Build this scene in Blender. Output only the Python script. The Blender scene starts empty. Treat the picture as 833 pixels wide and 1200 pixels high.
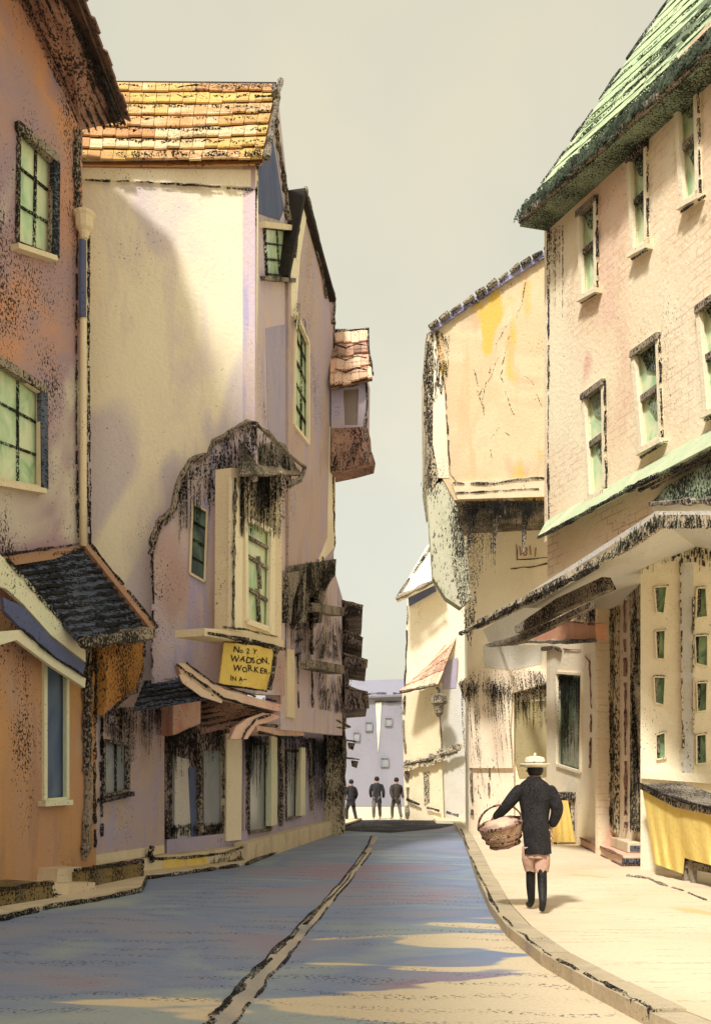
import bpy, bmesh, math, random
from mathutils import Vector, Matrix
random.seed(11)
SC = bpy.context.scene
COL = SC.collection
F, CX, HZ, EYE = 1100.0, 416.5, 910.0, 1.6
CAM = Vector((0, 0, EYE))

# ------------------------------------------------------------------ geometry helpers
def P(px, py, d):
    return Vector(((px - CX) / F * d, d, EYE + (HZ - py) / F * d))

def G(px, py, z=0.0):
    """ground point seen at a pixel"""
    d = F * (EYE - z) / (py - HZ)
    return Vector(((px - CX) / F * d, d, z))

class Wall:
    """vertical plane through two (pixel column, depth) points"""
    def __init__(s, px0, d0, px1, d1):
        a = Vector(((px0 - CX) / F * d0, d0, 0)); b = Vector(((px1 - CX) / F * d1, d1, 0))
        s.a = a; s.u = (b - a).normalized()
        n = Vector((s.u.y, -s.u.x, 0))
        if n.dot(Vector((0, 0, 0)) - a) < 0: n = -n
        s.n = n
    def pt(s, px, py, off=0.0):
        r = Vector(((px - CX) / F, 1, (HZ - (HZ if py is None else py)) / F))
        o = s.a + s.n * off
        t = (o - Vector((0, 0, 0))).dot(s.n) / r.dot(s.n)
        q = CAM + r * t
        if py is None: q.z = 0.0
        return q

def fin(bm, name, mat, parent=None, smooth=False):
    bmesh.ops.recalc_face_normals(bm, faces=bm.faces)
    me = bpy.data.meshes.new(name)
    base = BASE.get(parent.name_full, None) if parent else None
    root = parent
    while root and root.parent: root = root.parent
    if root:
        off = Vector(root.location)
        rz = root.rotation_euler.z
        if LOCAL[0]: off = Vector((0, 0, 0))
        for v in bm.verts: v.co -= off
    bm.to_mesh(me); bm.free()
    if smooth:
        for p in me.polygons: p.use_smooth = True
    mats = mat if isinstance(mat, (list, tuple)) else [mat]
    for m in mats: me.materials.append(m)
    o = bpy.data.objects.new(name, me); COL.objects.link(o)
    if parent: o.parent = parent
    return o
BASE = {}
LOCAL = [False]

def thing(name, label, cat, loc=(0, 0, 0), group=None):
    o = bpy.data.objects.new(name, None); COL.objects.link(o)
    o.empty_display_size = .3
    o.location = loc; o['label'] = label; o['category'] = cat
    if group: o['group'] = group
    return o

def struct(o, kind='structure'):
    o['kind'] = kind
    return o

def add_slab(bm, front, n, thick, holes=()):
    """polygon (with holes) extruded by -n*thick"""
    loops = [front] + list(holes)
    back = -n * thick
    edges = []; vl = []
    for L in loops:
        vs = [bm.verts.new(p) for p in L]; vl.append(vs)
        for i in range(len(vs)):
            edges.append(bm.edges.new((vs[i], vs[(i + 1) % len(vs)])))
    r = bmesh.ops.triangle_fill(bm, use_beauty=True, use_dissolve=False, edges=edges, normal=n)
    ff = [g for g in r['geom'] if isinstance(g, bmesh.types.BMFace)]
    mp = {}
    for vs in vl:
        for v in vs: mp[v] = bm.verts.new(v.co + back)
    for f in ff:
        bm.faces.new([mp[v] for v in reversed(f.verts)])
    for vs in vl:
        for i in range(len(vs)):
            a, b = vs[i], vs[(i + 1) % len(vs)]
            bm.faces.new((a, mp[a], mp[b], b))

def slab(name, mat, parent, W, poly, off=0.0, thick=.1, holes=()):
    bm = bmesh.new()
    add_slab(bm, [W.pt(x, y, off) for x, y in poly], W.n, thick, [[W.pt(x, y, off) for x, y in h] for h in holes])
    return fin(bm, name, mat, parent)

def add_bar(bm, p, q, w, t, n):
    d = (q - p)
    if d.length < 1e-5: return
    d.normalize()
    n = (n - d * n.dot(d))
    if n.length < 1e-5: n = d.orthogonal()
    n.normalize()
    s = d.cross(n) * (w / 2); n = n * (t / 2)
    vs = []
    for c in (p, q):
        for a, b in ((1, 1), (-1, 1), (-1, -1), (1, -1)):
            vs.append(bm.verts.new(c + s * a + n * b))
    for f in ((0, 1, 2, 3), (7, 6, 5, 4), (0, 4, 5, 1), (1, 5, 6, 2), (2, 6, 7, 3), (3, 7, 4, 0)):
        bm.faces.new([vs[i] for i in f])

def bar(name, mat, parent, p, q, w, t, n):
    bm = bmesh.new(); add_bar(bm, p, q, w, t, n)
    return fin(bm, name, mat, parent)

def add_quadslab(bm, a, b, c, d, t):
    n = ((b - a).cross(d - a)).normalized()
    if n.z < 0: n = -n
    top = [bm.verts.new(v) for v in (a, b, c, d)]
    bot = [bm.verts.new(v - n * t) for v in (a, b, c, d)]
    bm.faces.new(top); bm.faces.new(bot[::-1])
    for i in range(4):
        j = (i + 1) % 4
        bm.faces.new((top[i], bot[i], bot[j], top[j]))

def quadslab(name, mat, parent, a, b, c, d, t):
    bm = bmesh.new(); add_quadslab(bm, a, b, c, d, t)
    return fin(bm, name, mat, parent)

def add_tube(bm, pts, rad, sides=6, jit=0.0, gap=0.0, cap=True):
    prev = None
    for i, p in enumerate(pts):
        d = (pts[min(i + 1, len(pts) - 1)] - pts[max(i - 1, 0)])
        if d.length < 1e-6: continue
        d.normalize()
        a = d.orthogonal().normalized(); b = d.cross(a)
        r = rad[i] if isinstance(rad, (list, tuple)) else rad
        r *= 1 + random.uniform(-jit, jit)
        ring = [bm.verts.new(p + (a * math.cos(6.2832 * k / sides) + b * math.sin(6.2832 * k / sides)) * r) for k in range(sides)]
        if prev is None:
            if cap: bm.faces.new(ring[::-1])
        else:
            best = 0
            dm = 1e9
            for s in range(sides):
                dd = sum((prev[k].co - ring[(k + s) % sides].co).length for k in range(sides))
                if dd < dm: dm, best = dd, s
            ring = ring[best:] + ring[:best]
            for k in range(sides):
                bm.faces.new((prev[k], prev[(k + 1) % sides], ring[(k + 1) % sides], ring[k]))
        prev = ring
    if cap and prev: bm.faces.new(prev)

def resample(px, step=7.0):
    out = []
    for (x0, y0), (x1, y1) in zip(px[:-1], px[1:]):
        n = max(1, int(math.hypot(x1 - x0, y1 - y0) / step))
        for k in range(n): out.append((x0 + (x1 - x0) * k / n, y0 + (y1 - y0) * k / n))
    out.append(px[-1])
    return out

def ink(name, parent, W, px, r=.02, off=.0, mat=None, brk=.10, jx=.5):
    """rough, weathered dark strip (lead, tarred timber) following an edge; broken here and there"""
    pts = resample(px)
    pts = [W.pt(x + random.uniform(-jx, jx), y + random.uniform(-jx, jx), off) for x, y in pts]
    return ink3(name, parent, pts, r, mat, brk)

def ink3(name, parent, pts, r=.02, mat=None, brk=.1):
    bm = bmesh.new(); run = []
    for p in pts:
        run.append(p)
        if random.random() < brk and len(run) > 2:
            add_tube(bm, run, r * random.uniform(.6, 1.1), 5, .45); run = []
    if len(run) > 1: add_tube(bm, run, r, 5, .45)
    return fin(bm, name, mat or M['ink'], parent)

def inpoly(x, y, poly):
    c = False; j = len(poly) - 1
    for i in range(len(poly)):
        xi, yi = poly[i]; xj, yj = poly[j]
        if (yi > y) != (yj > y) and x < (xj - xi) * (y - yi) / (yj - yi) + xi: c = not c
        j = i
    return c

def shingles(name, mat, parent, W, poly, n, sz=(5, 8), off=.05, t=.03):
    """many thin, spaced, weathered laths nailed within an outline"""
    if mat in (M['grit'], M['grit_green']):
        return laths(name, mat, parent, W, poly, int(n * .75), (sz[1] * .9, sz[1] * 3.2), sz[0] * .33, off + .01)
    bm = bmesh.new()
    xs = [p[0] for p in poly]; ys = [p[1] for p in poly]
    k = 0; tries = 0
    while k < n and tries < n * 40:
        tries += 1
        x = random.uniform(min(xs), max(xs)); y = random.uniform(min(ys), max(ys))
        if not inpoly(x, y, poly): continue
        w = sz[0] * random.uniform(.4, 1.0) / 2; h = sz[1] * random.uniform(.4, 1.1) / 2
        sk = random.uniform(-.5, .5) * w
        t_ = t; t = t * .4
        o = off + random.uniform(0, t)
        q = [W.pt(x - w + sk, y - h, o), W.pt(x + w + sk, y - h * .9, o), W.pt(x + w * .8, y + h, o + t), W.pt(x - w, y + h * random.uniform(.7, 1.1), o + t)]
        vs = [bm.verts.new(p) for p in q]; bs = [bm.verts.new(p - W.n * t) for p in q]
        bm.faces.new(vs); bm.faces.new(bs[::-1])
        for i in range(4):
            j = (i + 1) % 4
            bm.faces.new((vs[i], bs[i], bs[j], vs[j]))
        k += 1; t = t_
    return fin(bm, name, mat, parent)

def laths(name, mat, parent, W, poly, n, ln, w, off, lean=None):
    bm = bmesh.new()
    xs = [p[0] for p in poly]; ys = [p[1] for p in poly]
    xm = (min(xs) + max(xs)) / 2; xr = max(1, (max(xs) - min(xs)) / 2)
    k = 0; tries = 0
    while k < n and tries < n * 30:
        tries += 1
        x = random.uniform(min(xs), max(xs)); y = random.uniform(min(ys), max(ys))
        if not inpoly(x, y, poly): continue
        L = random.uniform(*ln); ww = w * random.uniform(.45, 1.1) / 2
        le = (lean if lean is not None else .28 * (x - xm) / xr) + random.uniform(-.12, .12)
        o = off + random.uniform(0, .012); prev = None; yy = 0.0; stp = max(2.5, L / 6)
        while yy <= L:
            px, py = x + le * yy + random.uniform(-.35, .35), y + yy
            if yy > 0 and not inpoly(px, py - 2, poly): break
            wq = ww * random.uniform(.6, 1.25) * (1 - .35 * yy / L)
            row = [bm.verts.new(W.pt(px - wq, py, o)), bm.verts.new(W.pt(px + wq, py, o)), bm.verts.new(W.pt(px, py, o + .012))]
            if prev:
                bm.faces.new((prev[0], prev[2], row[2], row[0])); bm.faces.new((prev[2], prev[1], row[1], row[2])); bm.faces.new((prev[1], prev[0], row[0], row[1]))
            prev = row; yy += stp
        k += 1
    loose = [v for v in bm.verts if not v.link_faces]
    bmesh.ops.delete(bm, geom=loose, context='VERTS')
    return fin(bm, name, mat, parent)

def hatch(name, mat, parent, W, top, lens, n, w=2.2, off=.03, lean=0.0, t=.015, y0=4):
    """ragged vertical laths / weathered boards hanging from a line"""
    bm = bmesh.new()
    seg = [math.hypot(b[0] - a[0], b[1] - a[1]) for a, b in zip(top[:-1], top[1:])]
    tot = sum(seg)
    for k in range(n):
        s = random.random() * tot
        i = 0
        while i < len(seg) - 1 and s > seg[i]: s -= seg[i]; i += 1
        f = min(1, s / seg[i])
        x = top[i][0] + (top[i + 1][0] - top[i][0]) * f; y = top[i][1] + (top[i + 1][1] - top[i][1]) * f + random.uniform(0, y0)
        L = lens[0] + (lens[1] - lens[0]) * random.random() ** 1.6; ww = w * .68 * random.uniform(.4, 1.2) / 2
        o = off + random.uniform(0, .01)
        steps = max(1, int(L / 9))
        prev = None
        for q in range(steps + 1):
            g = q / steps
            xx = x + lean * L * g * g + random.uniform(-.4, .4); yy = y + L * g
            wq = ww * (1 - .6 * g) * random.uniform(.7, 1.2)
            row = [bm.verts.new(W.pt(xx - wq, yy, o)), bm.verts.new(W.pt(xx + wq, yy, o)), bm.verts.new(W.pt(xx, yy, o + t))]
            if prev:
                bm.faces.new((prev[0], prev[2], row[2], row[0])); bm.faces.new((prev[2], prev[1], row[1], row[2])); bm.faces.new((prev[1], prev[0], row[0], row[1]))
            prev = row
    return fin(bm, name, mat, parent)

def window(parent, W, quad, nx, ny, frame, pane, off=0.0, rec=.07, fw=.06, bars=None, sill=None, barw=.028, skew=0, lab=None):
    """quad = TL,TR,BR,BL pixels of the opening. frame in front, panes set back"""
    q = [W.pt(x, y, off + .012) for x, y in quad]
    bm = bmesh.new()
    for i in range(4):
        add_bar(bm, q[i], q[(i + 1) % 4], fw * random.uniform(.8, 1.15), .07, W.n)
    fr = fin(bm, 'window', frame, parent)
    if lab: fr['label'] = lab
    pq = [W.pt(x, y, off - rec) for x, y in quad]
    c = sum(pq, Vector()) / 4
    bm = bmesh.new(); add_slab(bm, [c + (p - c) * 1.06 for p in pq], W.n, .02)
    fin(bm, 'pane', pane, fr)
    if nx > 1 or ny > 1:
        bm = bmesh.new()
        pq = [W.pt(x, y, off - rec + .02) for x, y in quad]
        def bl(s, t): return (pq[0] * (1 - s) + pq[1] * s) * (1 - t) + (pq[3] * (1 - s) + pq[2] * s) * t
        for i in range(1, nx): add_bar(bm, bl(i / nx, 0), bl(i / nx, 1), barw * random.uniform(.7, 1.3), .03, W.n)
        for j in range(1, ny): add_bar(bm, bl(0, j / ny), bl(1, j / ny + skew), barw * 1.1 * random.uniform(.7, 1.3), .035, W.n)
        fin(bm, 'glazing_bar', bars or M['ink'], fr)
    if sill:
        a = W.pt(quad[3][0] - 3, quad[3][1] + 4, off + .06); b = W.pt(quad[2][0] + 3, quad[2][1] + 4, off + .06)
        bar('sill', sill, fr, a, b, .07, .16, W.n)
    return fr

def lintel(parent, fr, W, quad, mat, off=0.0, w=.09):
    a = W.pt(quad[0][0] - 2, quad[0][1] - 3, off + .05); b = W.pt(quad[1][0] + 2, quad[1][1] - 3, off + .05)
    return bar('lintel', mat, fr, a, b, w, .12, W.n)

def roof_tiles(name, mat, parent, e0, e1, r1, r0, nc, nt, t=.03, sag=.0, jit=.35, base=None, lift=.03, tint=None):
    """e0,e1 eave ends; r0,r1 ridge ends. a slab carrying courses of separate tiles"""
    bm = bmesh.new()
    lay = bm.loops.layers.float_color.new('tint')
    n = (e1 - e0).cross(r0 - e0).normalized()
    if n.z < 0: n = -n
    def S(u, v):
        return (e0 * (1 - u) + e1 * u) * (1 - v) + (r0 * (1 - u) + r1 * u) * v - n * sag * math.sin(math.pi * u) * math.sin(math.pi * min(1, v + .1))
    def tile(u0, u1, v0, v1, o0, o1, tv):
        q = [S(u0, v0) + n * o0, S(u1, v0) + n * o0, S(u1, v1) + n * o1, S(u0, v1) + n * o1]
        vs = [bm.verts.new(p) for p in q]; bs = [bm.verts.new(p - n * t) for p in q]
        fs = [bm.faces.new(vs), bm.faces.new(bs[::-1])]
        for i in range(4):
            j = (i + 1) % 4
            fs.append(bm.faces.new((vs[i], bs[i], bs[j], vs[j])))
        for f in fs:
            for l in f.loops: l[lay] = (tv, tv, tv, 1)
    N = 8
    for k in range(N): tile(k / N, (k + 1) / N, 0, 1, -.06, -.06, .1)
    for c in range(nc):
        rowt = random.random()
        sh = random.random()
        for i in range(-1, nt + 1):
            u0 = (i + sh) / nt; u1 = u0 + .96 / nt
            u0 = max(0, u0); u1 = min(1, u1)
            if u1 - u0 < .15 / nt: continue
            v0 = (c - .12 + random.uniform(-jit, jit) * .3) / nc; v1 = min(1, (c + 1.05) / nc)
            tv = .72 * rowt + .28 * random.random()
            if tint: tv = tint(c / nc, (u0 + u1) / 2, tv)
            tile(u0, u1, v0, v1, lift + random.uniform(0, .02), 0.0, tv)
    return fin(bm, name, mat, parent)

# ------------------------------------------------------------------ materials
def lin(c):
    return tuple((x / 255 / 12.92) if x / 255 <= .04045 else ((x / 255 + .055) / 1.055) ** 2.4 for x in c) + (1,)

def mute(c, k=.20):
    g = .3 * c[0] + .59 * c[1] + .11 * c[2]
    return tuple(x + (g - x) * k for x in c)

class N:
    def __init__(s, name):
        m = bpy.data.materials.new(name); m.use_nodes = True
        s.m = m; s.nt = m.node_tree; s.nt.nodes.clear()
        s.out = s.nt.nodes.new('ShaderNodeOutputMaterial'); s.b = s.nt.nodes.new('ShaderNodeBsdfPrincipled')
        s.nt.links.new(s.b.outputs[0], s.out.inputs[0])
    def new(s, t, **k):
        n = s.nt.nodes.new(t)
        for a, v in k.items():
            if a.startswith('i_'):
                key = a[2:]
                n.inputs[int(key) if key.isdigit() else key].default_value = v
            else: setattr(n, a, v)
        return n
    def link(s, a, b): s.nt.links.new(a, b)
    def noise(s, vec, scale, detail=3, rough=.55, dist=0.0):
        n = s.new('ShaderNodeTexNoise'); n.inputs['Scale'].default_value = scale; n.inputs['Detail'].default_value = detail
        n.inputs['Roughness'].default_value = rough; n.inputs['Distortion'].default_value = dist
        s.link(vec, n.inputs['Vector']); return n.outputs[0]
    def pos(s, sc=(1, 1, 1), loc=(0, 0, 0), rot=(0, 0, 0)):
        g = s.new('ShaderNodeNewGeometry'); mp = s.new('ShaderNodeMapping')
        mp.inputs['Scale'].default_value = sc; mp.inputs['Location'].default_value = loc; mp.inputs['Rotation'].default_value = rot
        s.link(g.outputs['Position'], mp.inputs['Vector']); return mp.outputs[0]
    def ramp(s, fac, stops, interp='LINEAR'):
        r = s.new('ShaderNodeValToRGB'); r.color_ramp.interpolation = interp
        el = r.color_ramp.elements
        while len(el) < len(stops): el.new(.5)
        for e, (p, c) in zip(el, stops): e.position = p; e.color = c
        s.link(fac, r.inputs[0]); return r.outputs[0]
    def mix(s, fac, a, b, mode='MIX'):
        n = s.new('ShaderNodeMix', data_type='RGBA', blend_type=mode)
        for v, i in ((fac, 0), (a, 6), (b, 7)):
            if hasattr(v, 'links'): s.link(v, n.inputs[i])
            else: n.inputs[i].default_value = v
        return n.outputs[2]
    def math(s, op, a, b=0.0, clamp=False):
        n = s.new('ShaderNodeMath', operation=op, use_clamp=clamp)
        for v, i in ((a, 0), (b, 1)):
            if hasattr(v, 'links'): s.link(v, n.inputs[i])
            else: n.inputs[i].default_value = v
        return n.outputs[0]
    def step(s, v, lo, hi):
        n = s.new('ShaderNodeMapRange', clamp=True); n.inputs[1].default_value = lo; n.inputs[2].default_value = hi
        s.link(v, n.inputs[0]); return n.outputs[0]

M = {}
SEED = [0]
def wash(name, cols, scale=.55, stretch=(1, 1, .7), speck=0.0, grain=26, sst=(1, 1, .55), scol=(34, 31, 29), patchy=.5, rough=.9, bump=.45, drip=0.0, dcol=None, brick=None, lo=.32, hi=.68, blot=None, alpha=0.0, mu=.20):
    """limewash / distemper with blooms, plus sooty grit"""
    SEED[0] += 1; k = SEED[0] * 3.7
    cols = [mute(c, mu) for c in cols]
    if speck > 0: grain = grain * 1.6
    if alpha: grain = grain * 1.5
    s = N(name)
    p = s.pos(stretch, (k, k * .6, k * .3))
    n1 = s.noise(p, scale, 4, .55, .8)
    st = [(lo + (hi - lo) * i / max(1, len(cols) - 1), lin(c)) for i, c in enumerate(cols)]
    c = s.ramp(n1, st)
    if blot:      # stains with a shape of their own, except on cream plaster
        bcol, bs, amt = blot
        nb = s.noise(s.pos((1, 1, .45), (k + 9, 3, 1)), bs, 2, .5, .6)
        bm_ = s.step(nb, amt, amt + .05)
        if name == 'cream_plaster':  # lavender shade of the cream wall painted in, denser low down
            gz = s.new('ShaderNodeNewGeometry'); sz_ = s.new('ShaderNodeSeparateXYZ'); s.link(gz.outputs['Position'], sz_.inputs[0])
            bm_ = s.math('MULTIPLY', s.step(s.math('ADD', nb, s.math('MULTIPLY', s.math('SUBTRACT', 7.6, sz_.outputs[2]), .05)), amt - .04, amt + .02), .9)
        c = s.mix(bm_, c, lin(mute(bcol, .12)))
    if drip:
        nd = s.noise(s.pos((1, 1, .12), (k, 5, 2)), 3.0, 3, .6, .3)
        c = s.mix(s.math('MULTIPLY', s.step(nd, .54, .62), drip), c, lin(dcol or (120, 100, 110)))
    if brick:
        bt = s.new('ShaderNodeTexBrick'); bt.offset = .5
        bt.inputs['Color1'].default_value = (1, 1, 1, 1); bt.inputs['Color2'].default_value = (.8, .8, .8, 1); bt.inputs['Mortar'].default_value = (0, 0, 0, 1)
        bt.inputs['Scale'].default_value = 1; bt.inputs['Mortar Size'].default_value = .012; bt.inputs['Brick Width'].default_value = .34; bt.inputs['Row Height'].default_value = .13
        cb = s.new('ShaderNodeCombineXYZ'); sp = s.new('ShaderNodeSeparateXYZ'); g = s.new('ShaderNodeNewGeometry')
        s.link(g.outputs['Position'], sp.inputs[0]); 
        s.link(s.math('SUBTRACT', sp.outputs[1], s.math('MULTIPLY', sp.outputs[0], .3)), cb.inputs[0]); s.link(sp.outputs[2], cb.inputs[1])
        nv = s.new('ShaderNodeVectorMath', operation='ADD'); s.link(cb.outputs[0], nv.inputs[0])
        nz = s.new('ShaderNodeTexNoise'); nz.inputs['Scale'].default_value = 3; s.link(g.outputs['Position'], nz.inputs['Vector'])
        sc_ = s.new('ShaderNodeVectorMath', operation='SCALE'); sc_.inputs['Scale'].default_value = .06; s.link(nz.outputs['Color'], sc_.inputs[0]); s.link(sc_.outputs[0], nv.inputs[1])
        s.link(nv.outputs[0], bt.inputs['Vector'])
        msk = s.math('MULTIPLY', s.step(s.noise(s.pos((1, 1, 1), (k, 2, 8)), .7, 2), .44, .56), s.step(s.noise(s.pos(), 5, 3), .42, .52))
        inv = s.math('SUBTRACT', 1.0, bt.outputs['Color'])
        c = s.mix(s.math('MULTIPLY', s.math('MULTIPLY', inv, msk), .45), c, lin(brick))
    if speck > 0:
        v = s.noise(s.pos(sst, (k, k, k)), grain, 2.5, .65)
        low = s.noise(s.pos((1, 1, .5), (k, 1, 4)), 1.3, 2)
        t0 = .5 + .30 * (.5 - speck) + (.06 if speck < .15 else 0)
        vv = s.math('ADD', v, s.math('MULTIPLY', s.math('SUBTRACT', low, .5), patchy))
        msk = s.step(vv, t0, t0 + .035)
        c = s.mix(s.math('MULTIPLY', msk, .93), c, lin(scol))
    # faint laid-paper like tooth of limewash
    tooth = s.noise(s.pos((1, 1, 1), (k, 0, 0)), 45, 2, .6)
    c = s.mix(.22, c, s.ramp(tooth, [(.3, (.55, .53, .5, 1)), (.7, (1, 1, 1, 1))]), 'MULTIPLY')
    s.link(c, s.b.inputs['Base Color'])
    s.b.inputs['Roughness'].default_value = rough
    s.b.inputs['Specular IOR Level'].default_value = .15
    if bump:
        bp = s.new('ShaderNodeBump'); bp.inputs['Strength'].default_value = bump; bp.inputs['Distance'].default_value = .03
        bn = s.noise(s.pos((1, 1, 1), (k, 3, 3)), 14, 4, .6)
        s.link(bn, bp.inputs['Height']); s.link(bp.outputs[0], s.b.inputs['Normal'])
    if alpha:     # gritty, worn-through coat: bare specks between the soot
        v = s.noise(s.pos(sst, (k, k * 2, k)), grain, 2.5, .65)
        low = s.noise(s.pos((1, 1, .6), (k, 2, 4)), 2.0, 2)
        t0 = .5 + .30 * (.5 - alpha)
        vv = s.math('ADD', v, s.math('MULTIPLY', s.math('SUBTRACT', low, .5), .35))
        mk = s.step(vv, t0, t0 + .03)
        tr = s.new('ShaderNodeBsdfTransparent'); mx = s.new('ShaderNodeMixShader')
        s.link(mk, mx.inputs[0]); s.link(tr.outputs[0], mx.inputs[1]); s.link(s.b.outputs[0], mx.inputs[2]); s.link(mx.outputs[0], s.out.inputs[0])
    M[name] = s.m
    return s.m

def tint_mat(name, stops, speck=.15, grain=22):
    SEED[0] += 1; k = SEED[0] * 2.3
    s = N(name)
    a = s.new('ShaderNodeAttribute', attribute_name='tint')
    n = s.noise(s.pos((1, 1, 1), (k, 0, 0)), 2.2, 3)
    f = s.math('ADD', a.outputs['Fac'], s.math('MULTIPLY', s.math('SUBTRACT', n, .5), .5))
    c = s.ramp(f, [(p, lin(mute(q, .15))) for p, q in stops])
    v = s.noise(s.pos((1, 1, 1), (k, k, 0)), grain, 2.5, .65)
    low = s.noise(s.pos((1, 1, 1), (0, k, 0)), 1.1, 2)
    vv = s.math('ADD', v, s.math('MULTIPLY', s.math('SUBTRACT', low, .5), .5))
    t0 = .5 + .3 * (.5 - speck)
    c = s.mix(s.step(vv, t0, t0 + .04), c, lin((36, 34, 30)))
    s.link(c, s.b.inputs['Base Color']); s.b.inputs['Roughness'].default_value = .85
    s.b.inputs['Specular IOR Level'].default_value = .2
    M[name] = s.m

def plain(name, c, rough=.8, speck=0.12):
    return wash(name, [tuple(max(0, x - 14) for x in c), c, tuple(min(255, x + 10) for x in c)], scale=2.2, speck=speck, grain=40, bump=.1, rough=rough)

def glass(name, cols, scale=2.2, rough=.25):
    SEED[0] += 1; k = SEED[0] * 5.1
    s = N(name)
    n = s.noise(s.pos((1, 1, .5), (k, 0, k)), scale, 3, .6, .8)
    c = s.ramp(n, [(.3 + .4 * i / (len(cols) - 1), lin(q)) for i, q in enumerate(cols)])
    s.link(c, s.b.inputs['Base Color']); s.b.inputs['Roughness'].default_value = rough
    s.b.inputs['Specular IOR Level'].default_value = .35
    M[name] = s.m

# plasters
wash('cream_plaster', [(228, 212, 196), (246, 230, 194), (250, 236, 198), (248, 230, 190)], .42, speck=.012, drip=.30, dcol=(214, 200, 200), blot=((214, 198, 200), .6, .57))
wash('cream_white', [(238, 220, 184), (250, 234, 198), (253, 238, 204)], .7, speck=.03)
wash('yellow_plaster', [(226, 200, 150), (222, 192, 146), (228, 204, 158), (212, 178, 138)], .6, speck=.03, drip=.6, dcol=(232, 184, 140), blot=((226, 186, 84), .85, .59))
wash('pink_plaster', [(254, 240, 198), (253, 232, 190), (252, 224, 180), (248, 208, 172)], .45, stretch=(1, 1, .5), speck=.03, brick=(206, 158, 130), blot=((240, 196, 166), .7, .64))
wash('mauve_plaster', [(204, 184, 184), (214, 194, 186), (210, 192, 202), (220, 194, 176)], .6, speck=.10, grain=30, drip=.8, dcol=(180, 172, 204), patchy=.6, mu=.05, blot=((196, 162, 152), .6, .58))  # mauve of the shaded left street walls put into the plaster colour
wash('mauve_brown', [(184, 160, 154), (198, 174, 162), (188, 170, 180), (208, 174, 148)], .6, speck=.12, grain=30, drip=.7, dcol=(178, 168, 194), mu=.08)
wash('rust_wall', [(164, 138, 146), (208, 150, 114), (182, 146, 138), (168, 142, 150), (206, 194, 178)], .38, stretch=(1, 1, .8), speck=.16, grain=26, patchy=.7, mu=.05)
wash('orange_wall', [(190, 144, 100), (212, 158, 92), (198, 148, 106), (188, 156, 134)], .6, stretch=(1, 1, .35), speck=.12, grain=26, patchy=.7, mu=.10, drip=.5, dcol=(160, 128, 116))
wash('orange_grit', [(190, 122, 52), (212, 146, 66)], .9, speck=.36, grain=24)
wash('lavender', [(136, 135, 148), (146, 143, 158), (142, 141, 148)], .25, speck=.02, grain=10, drip=.4, dcol=(154, 142, 158))
wash('lavender_wall', [(170, 160, 190), (182, 170, 196), (190, 172, 178)], .9, speck=.06, grain=30)
wash('grey_wash', [(200, 194, 180), (212, 206, 190), (206, 204, 198)], .9, speck=.03)
wash('olive_wash', [(176, 152, 76), (170, 154, 110), (184, 166, 96)], .9, speck=.10)
wash('brick_cream', [(246, 222, 178), (242, 214, 170), (240, 206, 162)], .6, speck=.03, brick=(150, 100, 72))
# timbers and tarred / sooty things
wash('ink', [(34, 32, 31), (56, 52, 50)], 6, speck=0.0, bump=.3, grain=30, alpha=.60)
wash('grit', [(34, 32, 30), (58, 53, 48)], 6, speck=0.0, bump=.2, grain=26, alpha=.42)
wash('grit_green', [(40, 46, 38), (96, 112, 84)], 6, speck=0.0, bump=.2, grain=26, alpha=.50)
wash('iron', [(34, 32, 31), (56, 52, 50)], 6, speck=0.0, bump=.3)
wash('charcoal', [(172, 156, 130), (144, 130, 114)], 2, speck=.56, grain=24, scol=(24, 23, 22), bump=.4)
wash('charcoal_green', [(150, 168, 132), (136, 150, 120)], 2, speck=.50, grain=24, scol=(30, 32, 29), bump=.4)
wash('charcoal_cream', [(206, 188, 152), (216, 196, 158)], 2, speck=.52, grain=24, sst=(1, 1, .35), scol=(34, 32, 29), bump=.3)
wash('charcoal_mauve', [(150, 128, 126), (166, 146, 140)], 2, speck=.55, grain=22, sst=(1, 1, .35), scol=(30, 28, 28), bump=.3)
wash('green_hatch', [(196, 196, 160), (208, 204, 172), (184, 190, 150)], 1.2, speck=.30, grain=18, sst=(1, 1, .25), scol=(40, 42, 38), bump=.3)
wash('pink_hatch', [(246, 228, 194), (246, 220, 186), (250, 234, 200)], 1.0, speck=.14, grain=18, sst=(1, 1, .22), scol=(44, 40, 36), bump=.3)
wash('charcoal_blue', [(80, 90, 112), (104, 112, 128)], 2, speck=.55, grain=20, sst=(.5, .5, 1.5), scol=(24, 24, 26), bump=.4)
wash('charcoal_brown', [(172, 126, 104), (150, 110, 94), (196, 150, 124)], 1.5, speck=.36, grain=18, scol=(34, 29, 27), bump=.4)
wash('blue_board', [(86, 96, 136), (104, 112, 150)], 1.4, speck=.14)
wash('brown_board', [(170, 124, 92), (188, 142, 108)], 1.4, speck=.12)
wash('cream_board', [(238, 218, 176), (228, 206, 164)], 1.6, speck=.10, grain=30)
wash('white_board', [(240, 224, 184), (248, 232, 194)], 1.6, speck=.05, grain=30)
wash('green_board', [(196, 204, 158), (182, 198, 152), (212, 210, 168)], 1.2, speck=.06)
wash('green_white', [(214, 222, 182), (236, 226, 186)], 1.2, speck=.10)
wash('pink_board', [(226, 164, 140), (236, 190, 160), (232, 204, 166)], 1.4, speck=.10)
wash('red_panel', [(232, 150, 128), (240, 196, 168), (228, 140, 118)], 1.6, speck=.05)
wash('tile_red', [(226, 150, 112), (236, 172, 130)], 1.6, speck=.12)
wash('yellow_paint', [(232, 192, 72), (240, 206, 96), (226, 182, 66)], 1.8, speck=.02)
wash('yellow_cloth', [(236, 198, 84), (244, 212, 104), (240, 190, 86)], 1.4, stretch=(2, 2, .2), speck=.03)
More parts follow.
